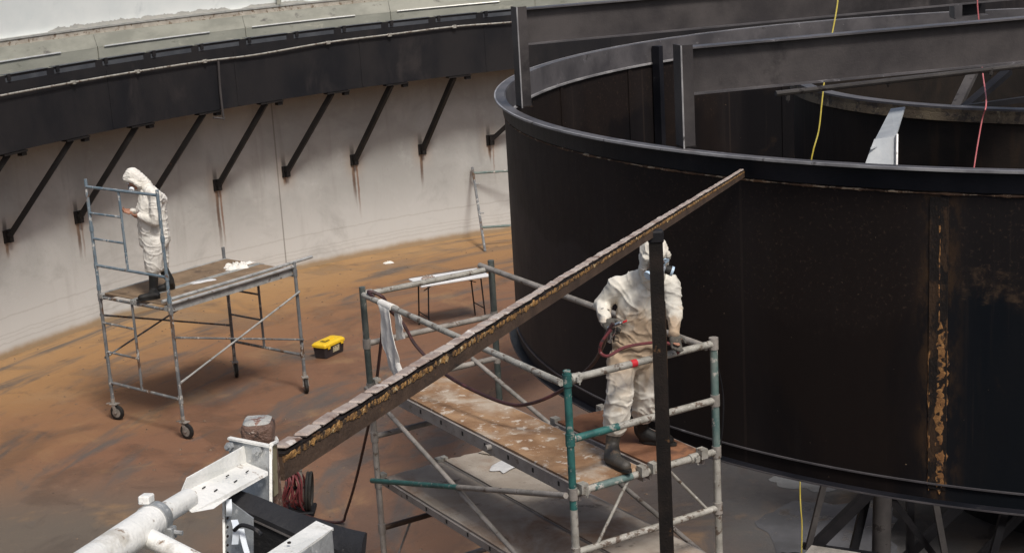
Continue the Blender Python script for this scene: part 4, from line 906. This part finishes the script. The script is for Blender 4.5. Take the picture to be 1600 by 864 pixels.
while l < BLn-.05:
    L = .098+.018*random.random(); i += 1; tw = random.uniform(-.05, .05); hh = random.uniform(.007, .0095)
    dd = (bd_+bs*tw).normalized(); ss = dd.cross(bu).normalized()
    c = BA+bd_*(l+L/2)+bu*(BH/2+.001+hh/2)-bs*.0010+bs*random.uniform(-.002, .002)
    mb.box(c, ss, dd, (bu+bd_*random.uniform(-.04, .04)).normalized(), .0315+random.uniform(-.003, .0025), L-.015, hh, .0042); l += L
blk = mb.build('block_row', 'blocks', rail)
# black upright that carries the rail
px_ = dep(1024, 366, 7.35); 
up_ = thing('upright_post', 'slim black steel post rising in front of the spray worker', 'post', (px_.x, px_.y, 0))
MB().box(Vector((px_.x, px_.y, (px_.z-.03)/2)), (1, 0, 0), (0, 1, 0), UPZ, .062, .05, px_.z-.03).build('shaft', 'post', up_)
MB().box(Vector((px_.x, px_.y, px_.z-.01)), (1, 0, 0), (0, 1, 0), UPZ, .074, .062, .06, .008).build('cap', 'trussdark', up_)
MB().box(Vector((px_.x+.0325, px_.y-.012, (px_.z-.3)/2)), (1, 0, 0), (0, 1, 0), UPZ, .004, .020, px_.z-.35).build('rust_edge', 'rustpatch', up_)

# ------------------------------------------------------------------ galvanised bracket and pipe at the walkway, close to the camera
def FP(x, y, t): return dep(x, y, t)
br = thing('rail_bracket', 'white galvanised pipe with bolted bracket holding the rusty rail', 'bracket', FP(400, 780, 2.7))
pA0, pA1 = FP(60, 935, 2.05), FP(240, 812, 2.42); pB1 = FP(294, 779, 2.565)
dpi = (pB1-pA0).normalized()
MB().tube([pA0, (pA0+pA1)/2, pA1], .0255, 22).build('pipe', 'galvpaint', br)
MB().tube([pA1-dpi*.01, (pA1+pB1)/2, pB1], .0175, 20).build('pipe_end', 'galvpaint', br)
MB().tube([pA1-dpi*.012, pA1+dpi*.012], .0275, 22).build('clamp_ring', 'zinc', br)
side = dpi.cross(UPZ).normalized(); pu = side.cross(dpi).normalized()
MB().box(pA1+pu*.033-side*.010, side, dpi, pu, .018, .024, .014, .002).build('clamp_lug', 'galvpaint', br)
MB().box(pA1-pu*.020+side*.026, side, dpi, pu, .014, .022, .020, .002).tube([pA1-pu*.018+side*.018, pA1-pu*.020+side*.046], .004, 8).build('clamp_bolt', 'zinc', br)
brn = FP(229, 838, 2.36); MB().tube([brn, (brn+FP(360, 905, 2.25))/2, FP(360, 905, 2.25)], .0150, 16).tube([brn-(FP(360, 905, 2.25)-brn).normalized()*.006, brn+(FP(360, 905, 2.25)-brn).normalized()*.004], .019, 16).build('branch_pipe', 'galvpaint', br)
# channel: floor plate with two upstanding flanges
c0, c1 = FP(290, 782, 2.56), FP(420, 708, 2.80)
def chan(px0, px1, t0, t1): return FP(*px0, t0), FP(*px1, t1)
fl0, fl1 = chan((296, 797), (418, 736), 2.53, 2.80); bk0, bk1 = chan((282, 771), (385, 722), 2.58, 2.84)
mb = MB(); mb.prism([fl0, fl1, bk1, bk0], [p-pu*.003 for p in (fl0, fl1, bk1, bk0)]); mb.build('channel_floor', 'galvpaint', br)
upb = [bk0, bk1, FP(383, 696, 2.85), FP(292, 747, 2.60)]; mb = MB(); mb.prism(upb, [p+(bk0-fl0).normalized()*.003 for p in upb]); mb.build('channel_flange', 'galvpaint', br)
lof = [fl0, fl1, FP(418, 741, 2.795), FP(361, 773, 2.66), FP(333, 793, 2.58), FP(299, 799, 2.528)]; mb = MB(); mb.prism(lof, [p+(fl0-bk0).normalized()*.003 for p in lof]); mb.build('channel_flange', 'galvpaint', br)
for u, v_ in ((.35, .28), (.55, .72), (.78, .45), (.25, .70), (.6, .25)):
    q = fl0+(fl1-fl0)*u+(bk0-fl0)*v_+pu*.002; MB().bar(q-dpi*.007, q+dpi*.006, .0018, .0015, up=pu).build('drain_slot', 'post', br)
# end plate with bolts, U-strap round the stub post
e0, e1_, e2_, e3 = FP(358, 684, 2.86), FP(424, 697, 2.82), FP(424, 785, 2.80), FP(358, 760, 2.86)
pn = (e1_-e0).cross(e3-e0).normalized()
if pn.y > 0: pn = -pn
mb = MB(); mb.prism([e0, e1_, e2_, e3], [p-pn*.004 for p in (e0, e1_, e2_, e3)]); mb.build('end_plate', 'zinc', br)
mb = MB(); mb.bar(e0+pn*.001, e1_+pn*.001, .009, .004).bar(e1_+pn*.001, e2_+pn*.001, .008, .005, up=(1, 0, 0)); mb.build('plate_edge', 'galvpaint', br)
for x, y, t in ((362, 697, 2.85), (405, 704, 2.83)):
    q = FP(x, y, t)+pn*.003; b_ = MB().tube([q, q+pn*.008], .0085, 6); b_.tube([q, q+pn*.014], .0045, 8); b_.build('bolt', 'zinc', br)
sq = [e1_+UPZ*.001, e1_-pn*.045+(e1_-e0).normalized()*.008, e1_-pn*.060]
us = [FP(424, 694, 2.815), FP(432, 690, 2.86), FP(430, 684, 2.92), FP(420, 682, 2.95)]
us2 = [FP(428, 776, 2.80), FP(435, 770, 2.85), FP(433, 762, 2.90), FP(424, 758, 2.93)]
mb = MB(); mb.add(us+us2, [[i, i+1, 5+i, 4+i] for i in range(3)]); mb.add([p+Vector((-.003, .0, 0)) for p in us+us2], [[i, 4+i, 5+i, i+1] for i in range(3)]); mb.build('u_strap', 'zincgold', br)
MB().tube(spline(us, 5), .004, 8).build('u_strap_rim', 'galvpaint', br)
# the stub post in the strap
pc = FP(403, 668, 2.885); X, Y = Vector((1, 0, 0)), Vector((0, 1, 0))
st = thing('stub_post', 'short brown rounded post stub strapped to the galvanised bracket', 'post', pc-UPZ*.15)
def rr(z, h, r, n=6):
    out = []
    for sx, sy, a0 in ((1, 1, 0), (-1, 1, PI/2), (-1, -1, PI), (1, -1, 1.5*PI)):
        for i in range(n):
            a = a0+PI/2*i/(n-1); q = Vector((sx*(h-r)+r*math.cos(a), sy*(h-r)+r*math.sin(a), 0)); out.append(pc+q+UPZ*z+fwarp(q+UPZ*z, .0022, 60))
    return out
MB().loft([rr(-.25, .0285, .012), rr(-.05, .0285, .012), rr(-.02, .0285, .012), rr(.0, .0290, .012), rr(.008, .0285, .012), rr(.013, .026, .012)]).build('shaft', 'oldpost', st)
MB().loft([rr(.0135, .0255, .012), rr(.017, .022, .012), rr(.018, .012, .010)]).build('top', 'postcap', st)
# black flap under the bracket
fpx = [(357, 762, 2.72), (372, 765, 2.73), (400, 774, 2.72), (430, 786, 2.70), (465, 800, 2.68), (500, 811, 2.66), (540, 824, 2.63), (571, 831, 2.60)]
fp = thing('rubber_flap', 'thick black curved rubber flap below the galvanised bracket', 'flap', FP(450, 864, 2.6))
top = [FP(*q) for q in fpx]
top = spline(top, 4)
mb = MB(); rings = []
back = Vector((.15, .9, 0)).normalized()
for i, p in enumerate(top):
    u = i/(len(top)-1); wv_ = .004*math.sin(u*5)
    pts = [p+UPZ*(0), p-back*.020-UPZ*.006, p-back*.040-UPZ*.020+UPZ*wv_, p-back*.042-UPZ*.050, p-back*.030-UPZ*.12, p-back*.03-UPZ*.22,
           p-back*.018-UPZ*.22, p-back*.018-UPZ*.12, p-back*.022-UPZ*.062, p-back*.018-UPZ*.040, p-back*.002-UPZ*.022, p+back*.010-UPZ*.006]
    rings.append(pts)
mb.loft(rings).build('sheet', 'flap', fp)
MB().tube([p-back*.0425-UPZ*.030+UPZ*.004*math.sin(i/(len(top)-1)*5) for i, p in enumerate(top)][6:26], .0022, 6).build('crease_highlight', 'truss', fp)  # paler line along the fold, a highlight painted in
# white angle and its plate at the bottom edge
an = thing('angle_bar', 'short white galvanised angle bar crossing the black flap', 'angle bar', FP(460, 880, 2.35))
q4 = [FP(494, 813, 2.50), FP(521, 824, 2.47), FP(430, 888, 2.26), FP(386, 884, 2.28)]
mb = MB(); mb.prism(q4, [p-UPZ*.004 for p in q4]); mb.build('top_leg', 'galvpaint', an)
q5 = [FP(519, 827, 2.465), FP(502, 838, 2.43), FP(470, 862, 2.35), FP(440, 900, 2.24), FP(520, 905, 2.44), FP(522, 862, 2.462)]
mb = MB(); mb.prism(q5, [p+Vector((-.002, .004, 0)) for p in q5]); mb.build('side_leg', 'zinc', an)
mb = MB().tube([FP(452, 849, 2.37)+UPZ*.001, FP(452, 849, 2.37)+UPZ*.003], .003, 8); mb.build('hole', 'post', an)
# perforated strip with tied tags
ps = thing('perforated_strip', 'galvanised perforated upright strip with pale straps tied on', 'strip', FP(372, 880, 2.6))
s0, s1, s2, s3 = FP(350, 776, 2.70), FP(396, 810, 2.62), FP(396, 930, 2.58), FP(352, 930, 2.62)
mb = MB(); mb.prism([s0, s1, s2, s3], [p+Vector((0, .004, 0)) for p in (s0, s1, s2, s3)]); mb.build('strip', 'zinc', ps)
mb = MB().bar(s0-Vector((0, .003, 0)), s3-Vector((0, .003, 0)), .006, .004, up=(1, 0, 0)); mb.build('strip_edge', 'galvpaint', ps)
for y in (796, 808, 822, 836, 850, 862): q = FP(356, y, 2.685-.0006*(y-780)); MB().tube([q-Y*.001, q-Y*.005], .002, 7).build('hole', 'post', ps)
def ribbon(pts, wd, name='strap'):
    mb = MB(); p = spline([FP(*q) for q in pts], 5); rings = [[a-X*wd/2, a+X*wd/2, a+X*wd/2+Y*.0015, a-X*wd/2+Y*.0015] for a in p]
    mb.loft(rings, True); return mb.build(name, 'strap', ps)
ribbon([(357, 780, 2.66), (358, 795, 2.65), (357, 806, 2.66)], .010); ribbon([(366, 812, 2.62), (369, 826, 2.60), (367, 850, 2.60)], .011)
ribbon([(377, 826, 2.60), (381, 846, 2.59), (388, 870, 2.58)], .009)
MB().tube(spline([FP(366, 828, 2.595), FP(378, 820, 2.58), FP(398, 826, 2.57), FP(409, 835, 2.56)], 5), .0035, 7).build('black_tie', 'flap', ps)

# ------------------------------------------------------------------ people
def ico(c, r):
    if not hasattr(r, '__len__'): r = (r, r, r)
    out = []
    for k in range(1, 6):
        th = PI*k/6
        for j in range(10):
            ph = 2*PI*(j+.5*(k % 2))/10; out.append((c[0]+r[0]*math.sin(th)*math.cos(ph), c[1]+r[1]*math.sin(th)*math.sin(ph), c[2]+r[2]*math.cos(th)))
    out += [(c[0], c[1], c[2]+r[2]), (c[0], c[1], c[2]-r[2])]
    return out
def organic(name, hulls, mat, parent, voxel=.012, smooth=6, wr=None):
    """one closed skin grown round a chain of tapered hulls; optional cloth folds"""
    off = root_of(parent); bm = bmesh.new()
    for h in hulls:
        vs = []
        for c, r in h:
            for q in ico(Vector(c)-off, r): vs.append(bm.verts.new(q))
        bmesh.ops.convex_hull(bm, input=vs, use_existing_faces=False)
    loose = [v for v in bm.verts if not v.link_faces]; bmesh.ops.delete(bm, geom=loose, context='VERTS')
    bmesh.ops.recalc_face_normals(bm, faces=bm.faces)
    me = bpy.data.meshes.new(name); bm.to_mesh(me); bm.free()
    o = bpy.data.objects.new(name, me); COL.objects.link(o)
    m = o.modifiers.new('r', 'REMESH'); m.mode = 'VOXEL'; m.voxel_size = voxel
    s = o.modifiers.new('s', 'SMOOTH'); s.iterations = smooth; s.factor = .5
    dg = bpy.context.evaluated_depsgraph_get(); me2 = bpy.data.meshes.new_from_object(o.evaluated_get(dg)); o.modifiers.clear(); o.data = me2
    me2.name = name
    if wr:
        amp, sc, seed = wr
        nr = [v.normal.copy() for v in me2.vertices]
        for v, nn in zip(me2.vertices, nr):
            p = v.co
            wv = noise.noise_vector(p*4.0+Vector((seed, 1, 2)))*.10
            q = p+wv
            # sharp pulled folds in three directions, thin like paper cloth
            a = 1-abs(noise.noise(Vector((q.x*sc*.7+seed, q.y*sc*.7, q.z*sc*1.9+q.x*sc*.7))))*2.2
            b = 1-abs(noise.noise(Vector((q.x*sc*1.5+q.z*sc*1.2, q.y*sc*1.3+seed, q.z*sc*1.6-q.x*sc*.9))))*2.2
            d = 1-abs(noise.noise(Vector((q.x*sc*2.6-q.z*sc*2.2, q.y*sc*2.6, q.z*sc*3.0+seed))))*2.2
            v.co = p+nn*amp*(1.1*max(a, 0)**4+.8*max(b, 0)**4+.3*max(d, 0)**3-.6)
    for pl in me2.polygons: pl.use_smooth = True
    me2.materials.append(MAT[mat]); o.parent = parent
    return o
def chain(*pr): return [[pr[i], pr[i+1]] for i in range(len(pr)-1)]
def hand(wrist, fdir, pn, s=1., curl=.5, thumb=1):
    """hulls of a hand: palm, four unequal bent fingers and a thumb off the side of the palm; pn = palm normal"""
    f = Vector(fdir).normalized(); p = Vector(pn); p = (p-f*p.dot(f)).normalized(); sd = f.cross(p)*thumb; W = Vector(wrist)
    H = [[(W, .026*s), (W+f*.045*s+sd*.022*s, (.020*s)), (W+f*.045*s-sd*.024*s, .019*s)],
         [(W+f*.045*s+sd*.022*s, .019*s), (W+f*.045*s-sd*.024*s, .018*s), (W+f*.092*s+sd*.028*s, .014*s), (W+f*.086*s-sd*.030*s, .013*s)]]
    for i, (o, L) in enumerate(((.030, .074), (.010, .082), (-.011, .076), (-.031, .060))):
        b = W+f*(.094-.004*abs(i-1))*s+sd*o*s; a1 = curl*.9+.06*i; d1 = f*math.cos(a1)+p*math.sin(a1); a2 = a1+curl*1.2; d2 = f*math.cos(a2)+p*math.sin(a2); a3 = a2+curl*.8; d3 = f*math.cos(a3)+p*math.sin(a3)
        k1 = b+d1*L*.48*s; k2 = k1+d2*L*.32*s; k3 = k2+d3*L*.24*s
        H += chain((b-f*.012*s, .0105*s), (k1, .0095*s), (k2, .0088*s), (k3, .0072*s))
    tb = W+f*.028*s+sd*.030*s; t1 = tb+(sd*.75+f*.75+p*.25).normalized()*.042*s; t2 = t1+(f*.85+sd*.15+p*.55).normalized()*.032*s
    H += chain((tb, .015*s), (t1, .0115*s), (t2, .009*s))
    return H
def head_hulls(c, face, up, s=1.):
    f = Vector(face).normalized(); u = Vector(up); u = (u-f*u.dot(f)).normalized(); r = f.cross(u); c = Vector(c)
    H = [[(c+u*.035*s-f*.015*s, .083*s), (c-u*.03*s+f*.02*s, .066*s)], [(c+u*.045*s+f*.03*s, .062*s), (c-u*.085*s+f*.055*s, .032*s), (c-u*.02*s+f*.045*s, .056*s)],
         [(c+u*.005*s+f*.098*s, .009*s), (c-u*.03*s+f*.112*s, .012*s)], [(c-u*.032*s+f*.104*s+r*.010*s, .009*s), (c-u*.032*s+f*.104*s-r*.010*s, .009*s)],
         [(c-u*.062*s+f*.092*s+r*.016*s, .008*s), (c-u*.062*s+f*.092*s-r*.016*s, .008*s)]]
    for k in (-1, 1): H += [[(c+r*.083*s*k+u*.012*s, .012*s), (c+r*.080*s*k-u*.022*s, .010*s)], [(c+f*.082*s+r*.032*s*k+u*.024*s, .010*s), (c+f*.084*s+r*.014*s*k+u*.026*s, .009*s)]]
    eyes = [c+f*.092*s+r*.031*s*k+u*.006*s for k in (-1, 1)]
    return H, eyes, f, u, r
def boot(shaft_top, ankle, heel, toe, parent, mat, s=1.):
    st, an, he, to = map(Vector, (shaft_top, ankle, heel, toe)); d = (to-he); d.z = 0; d.normalize(); sd = Vector((-d.y, d.x, 0)); z0 = he.z
    H = chain((st, .070*s), ((st+an)/2, .062*s), (an+UPZ*.02, .055*s))
    H += [[(an, .054*s), (he+UPZ*.045+d*.03, .043*s)], [(he+UPZ*.042+d*.03, .042*s), (he+UPZ*.045+d*.12, .046*s), (an, .05*s)], [(he+d*.12+UPZ*.045, .047*s), (to-d*.06+UPZ*.040, (.048*s, .048*s, .040*s))]]
    b = organic('boot', H, mat, parent, .009, 5)
    sole = MB(); pts = []
    for i in range(20):
        a = 2*PI*i/20; L = (to-he).length; x = L/2+math.cos(a)*(L/2+.008); w_ = (.046 if math.cos(a) > 0 else .040)*math.sin(a)*s; pts.append(he+d*x+sd*w_-UPZ*(he.z-z0))
    sole.prism([p+UPZ*.001 for p in pts], [p+UPZ*.022 for p in pts]); sole.build('sole', 'rubber', b)
    return b

def worker_b():
    zd = BD+.052
    hL, hR = onz(948, 722, zd), onz(1000, 690, zd)
    root = thing('person', 'worker in stained cream coverall and hood, spraying, behind the black post', 'person', ((hL.x+hR.x)/2, (hL.y+hR.y)/2, zd))
    J = lambda x, y, Y: ony(x, y, Y*KB)
    hd = J(1023, 402, 12.20); face = Vector((.30, -.85, -.42)); hup = Vector((.05, -.25, 1))
    neck = J(1016, 432, 12.36); chest = J(1003, 468, 12.42); waist = J(994, 522, 12.47); pelv = J(990, 560, 12.48)
    shR, shL = J(966, 447, 12.42), J(1046, 445, 12.40)
    elR, elL = J(942, 476, 12.50), J(1054, 488, 12.32); wrR, wrL = J(945, 502, 12.20), J(1053, 520, 12.20)
    hipR, hipL = J(971, 566, 12.46), J(1008, 566, 12.52)
    knR, knL = J(968, 616, 12.28), J(1009, 612, 12.50); anR, anL = J(957, 694, 12.30), J(1001, 672, 12.66)
    hr = hand(wrR, (.42, -.75, -.3), (.5, .1, -.5), 1.05, .75, 1); hl = hand(wrL, (0.1, -.35, -.9), (.1, -.9, .3), 1.05, .55, -1)
    hh, eyes, f, u, r = head_hulls(hd, face, hup, 1.0)
    body = hh+chain((hd-u*.07-f*.03, .055), (neck, .058), (chest, (.15, .10, .12)), (waist, (.13, .095, .1)), (pelv, (.14, .10, .10)))
    for a, b, c in ((shR, elR, wrR), (shL, elL, wrL)): body += [[(chest+UPZ*.08, .07), (a, .055)]]+chain((a, .05), (b, .038), (c, .026))
    for a, b, c in ((hipR, knR, anR), (hipL, knL, anL)): body += [[(pelv, .09), (a, .08)]]+chain((a, .08), (b, .052), (c, .040))
    body += hand(wrR, (.42, -.75, -.3), (.5, .1, -.5), .72, .75, 1)+hand(wrL, (0.1, -.35, -.9), (.1, -.9, .3), .72, .55, -1)
    organic('body', body, 'skin', root, .008, 3)
    for e in eyes: MB().loft([[e+r*math.cos(a)*q*.011+u*math.sin(a)*q*.008+f*(.004-.006*q) for a in np.linspace(0, 2*PI, 9)[:-1]] for q in (1, .6, .05)]).build('eye', 'eye', root)
    suit = chain((neck-UPZ*.02, (.085, .08, .05)), (chest+UPZ*.03, (.185, .135, .12)), (waist, (.165, .125, .12)), (pelv, (.18, .135, .11)))
    suit += [[(chest+UPZ*.09, (.10, .10, .07)), (shR, .083)], [(chest+UPZ*.09, (.10, .10, .07)), (shL, .083)], [(neck, .08), (shR, .07)], [(neck, .08), (shL, .07)]]
    suit += chain((shR, .084), ((shR+elR)/2, .072), (elR, .066), ((elR+wrR)/2, .056), (wrR, .042)); suit += chain((shL, .082), ((shL+elL)/2, .070), (elL, .064), ((elL+wrL)/2, .054), (wrL, .042))
    for a, b, c, t in ((hipR, knR, anR, .60), (hipL, knL, anL, .52)):
        cf = b+(c-b)*t; suit += [[(pelv-UPZ*.03, (.12, .12, .08)), (a, .118)]]+chain((a, .120), ((a+b)/2, .108), (b, .104), (b+(cf-b)*.6, .106), (cf, .094))
        suit += chain((cf+UPZ*.015, .094), (cf-UPZ*.018, .072))
    organic('coverall', suit, 'coverB', root, .008, 7, (.0095, 5.0, 3.))
    q = waist+UPZ*.01
    hood = [[(hd+u*.05-f*.03, (.105, .105, .095)), (hd-u*.03-f*.035, .098)], [(hd+u*.05-f*.03, .10), (hd+u*.065+f*.035, .068)], [(hd-u*.06-f*.05, .085), (neck, .10)]]
    for k in (-1, 1): hood += [[(hd+r*.085*k+f*.02+u*.02, .030), (hd+r*.080*k+f*.005-u*.09, .034)], [(hd+u*.075+f*.06, .03), (hd+r*.082*k+f*.03+u*.03, .03)], [(hd+r*.08*k-u*.09, .034), (neck-f*-.06-UPZ*.02+r*.03*k, .05)]]
    MB().loft([[waist-UPZ*.06+Vector((.176*math.cos(a)*q, .138*math.sin(a)*q, h+.012*math.sin(a*9))) for a in np.linspace(0, 2*PI, 41)[:-1]] for h, q in ((-.022, 1.0), (-.012, 1.045), (.012, 1.045), (.022, 1.0))], True, False).build('waist_elastic', 'coverB', root)
    organic('hood', hood, 'coverB', root, .007, 6, (.0060, 11, 8.))
    m = organic('respirator', [[(hd+f*.095-u*.045, .040), (hd+f*.115-u*.06, .030)], [(hd+f*.085-u*.04-r*.03, .028), (hd+f*.085-u*.04+r*.03, .028)]], 'mask', root, .007, 3)
    for k in (-1, 1):
        c = hd+f*.105-u*.055+r*.075*k; d = (r*k*.8+f*.5-u*.2).normalized()
        MB().tube([c-d*.025, c+d*.012], .034, 14).build('filter_body', 'rubber', m); MB().tube([c+d*.012, c+d*.03], .036, 14).build('filter_cap', 'lightblue', m)
    MB().loft([[hd+f*.085+u*(.02+.03*math.sin(a))+r*.075*math.cos(a)+f*(.018-.03*abs(math.cos(a))**2)*q for a in np.linspace(0, 2*PI, 19)[:-1]] for q in (0, 1)]).build('goggles', 'lightblue', root)
    for i, (h, w_, el) in enumerate(((hr, wrR, elR), (hl, wrL, elL))):
        d = (el-w_).normalized(); organic('glove', h+chain((w_, .034), (w_+d*.06, .040), (w_+d*.13, .050)), 'glove', root, .006, 3)
    tR = hL+(onz(988, 740, zd)-hL).normalized()*.29; tL = hR+Vector((.9, -.42, 0)).normalized()*.29
    boot(knR+(anR-knR)*.42, anR, hL, tR, root, 'bootdirty'); boot(knL+(anL-knL)*.42, anL, hR, tL, root, 'rubber')
    # spray gun in the right hand
    gd = Vector((.55, -.5, .35)).normalized(); gc = wrR+Vector((.042, -.085, -.02))
    g = thing('spray_gun', 'small silver spray gun in the spray worker\'s gloved right hand', 'spray gun', gc)
    MB().tube([gc-gd*.03, gc+gd*.10], .016, 10).tube([gc+gd*.10, gc+gd*.13], .010, 8).build('barrel', 'chrome', g)
    MB().bar(gc-gd*.01, gc-gd*.03-UPZ*.11, .022, .032, up=gd, bev=.005).build('grip', 'chrome', g)
    MB().tube([gc+gd*.04-UPZ*.015, gc+gd*.03-UPZ*.05, gc+gd*.0-UPZ*.08], .005, 6).build('trigger', 'chrome', g)
    MB().box(gc+gd*.135, gd, gd.cross(UPZ).normalized(), UPZ, .014, .04, .014).build('tip_guard', 'redtape', g)
worker_b()

def worker_a():
    zd = AD+.008
    J = lambda x, y, Y: ony(x, y, Y)
    hN, hF = onz(250, 466, zd), onz(273, 451, zd)
    root = thing('person', 'stooping worker in white hooded coverall standing on the rolling scaffold', 'person', ((hN.x+hF.x)/2, (hN.y+hF.y)/2, zd))
    Y0 = 19.85
    hd = J(209, 281, Y0-.02); face = Vector((-.72, -.22, -.66)); hup = Vector((-.66, -.12, .74))
    neck = J(227, 292, Y0+.02); chest = J(236, 322, Y0); waist = J(240, 358, Y0); pelv = J(242, 378, Y0)
    shN, shF = J(243, 307, Y0-.19), J(231, 300, Y0+.20)
    elN, elF = J(243, 347, Y0-.24), J(222, 335, Y0+.22); wrN, wrF = J(219, 338, Y0-.16), J(207, 330, Y0+.06)
    hipN, hipF = J(240, 380, Y0-.10), J(247, 378, Y0+.10)
    knN, knF = J(240, 416, Y0-.14), J(250, 410, Y0+.08); anN = J(240, 455, Y0-.16); anF = J(266, 440, Y0+.12)
    hh, eyes, f, u, r = head_hulls(hd, face, hup, 1.0)
    body = hh+chain((hd-u*.07-f*.03, .055), (neck, .056), (chest, (.11, .14, .12)), (waist, (.10, .125, .1)), (pelv, (.11, .135, .10)))
    for a, b, c in ((shN, elN, wrN), (shF, elF, wrF)): body += [[(chest+UPZ*.08, .07), (a, .055)]]+chain((a, .05), (b, .038), (c, .026))
    for a, b, c in ((hipN, knN, anN), (hipF, knF, anF)): body += [[(pelv, .09), (a, .08)]]+chain((a, .08), (b, .052), (c, .040))
    body += hand(wrN, (-.85, .30, .02), (.1, .55, .75), 1.0, .45, 1)+hand(wrF, (-.8, -.4, .12), (.2, -.5, .7), 1.0, .5, -1)
    organic('body', body, 'skin', root, .008, 3)
    for e in eyes: MB().loft([[e+r*math.cos(a)*q*.011+u*math.sin(a)*q*.008+f*(.004-.006*q) for a in np.linspace(0, 2*PI, 9)[:-1]] for q in (1, .6, .05)]).build('eye', 'eye', root)
    back = J(252, 312, Y0)
    suit = chain((neck, (.085, .085, .06)), (chest+UPZ*.06, (.165, .19, .12)), (chest, (.19, .20, .12)), (waist, (.20, .19, .12)), (pelv, (.205, .195, .12)))
    suit += [[(back, .085), (neck, .08)], [(back, .085), (waist, .12)], [(back, .08), (shN, .08)]]
    suit += chain((shN, .086), ((shN+elN)/2, .078), (elN, .068), (wrN, .048)); suit += chain((shF, .084), ((shF+elF)/2, .074), (elF, .064), (wrF, .046))
    suit += [[(neck, .08), (shN, .075)], [(neck, .08), (shF, .075)], [(chest+UPZ*.05, .11), (shF, .08)]]
    for a, b, c, t in ((hipN, knN, anN, .05), (hipF, knF, anF, .10)):
        cf = b+(c-b)*t; suit += [[(pelv-UPZ*.03, .12), (a, .12)]]+chain((a, .145), ((a+b)/2, .132), (b, .116), (cf, .104))+chain((cf, .102), (cf-UPZ*.03, .076))
    organic('coverall', suit, 'coverA', root, .009, 7, (.0095, 5.0, 1.))
    hood = [[(hd+u*.05-f*.03, .104), (hd-u*.03-f*.035, .100)], [(hd+u*.05-f*.03, .10), (hd+u*.07+f*.04, .066)], [(hd-u*.06-f*.05, .088), (neck, .10)]]
    for k in (-1, 1): hood += [[(hd+r*.085*k+f*.02+u*.02, .030), (hd+r*.080*k+f*.005-u*.09, .034)], [(hd+u*.075+f*.065, .03), (hd+r*.082*k+f*.03+u*.03, .03)]]
    organic('hood', hood, 'coverA', root, .008, 6, (.006, 11, 8.))
    m = organic('respirator', [[(hd+f*.095-u*.045, .042), (hd+f*.120-u*.06, .032)]], 'mask', root, .007, 3)
    for k in (-1, 1):
        c = hd+f*.105-u*.06+r*.055*k; d = (r*k*.8+f*.5-u*.2).normalized(); MB().tube([c-d*.01, c+d*.03], .034, 14).build('filter_cap', 'strap', m)
    MB().loft([[hd+f*.085+u*(.02+.03*math.sin(a))+r*.075*math.cos(a)+f*(.018-.03*abs(math.cos(a))**2)*q for a in np.linspace(0, 2*PI, 19)[:-1]] for q in (0, 1)]).build('goggles', 'mask', root)
    boot(knN+(anN-knN)*.06, anN, hN, hN+Vector((-.95, -.25, 0)).normalized()*.29, root, 'rubber'); boot(knF+(anF-knF)*.10, anF, hF, hF+Vector((-.85, -.5, 0)).normalized()*.28, root, 'rubber')
worker_a()
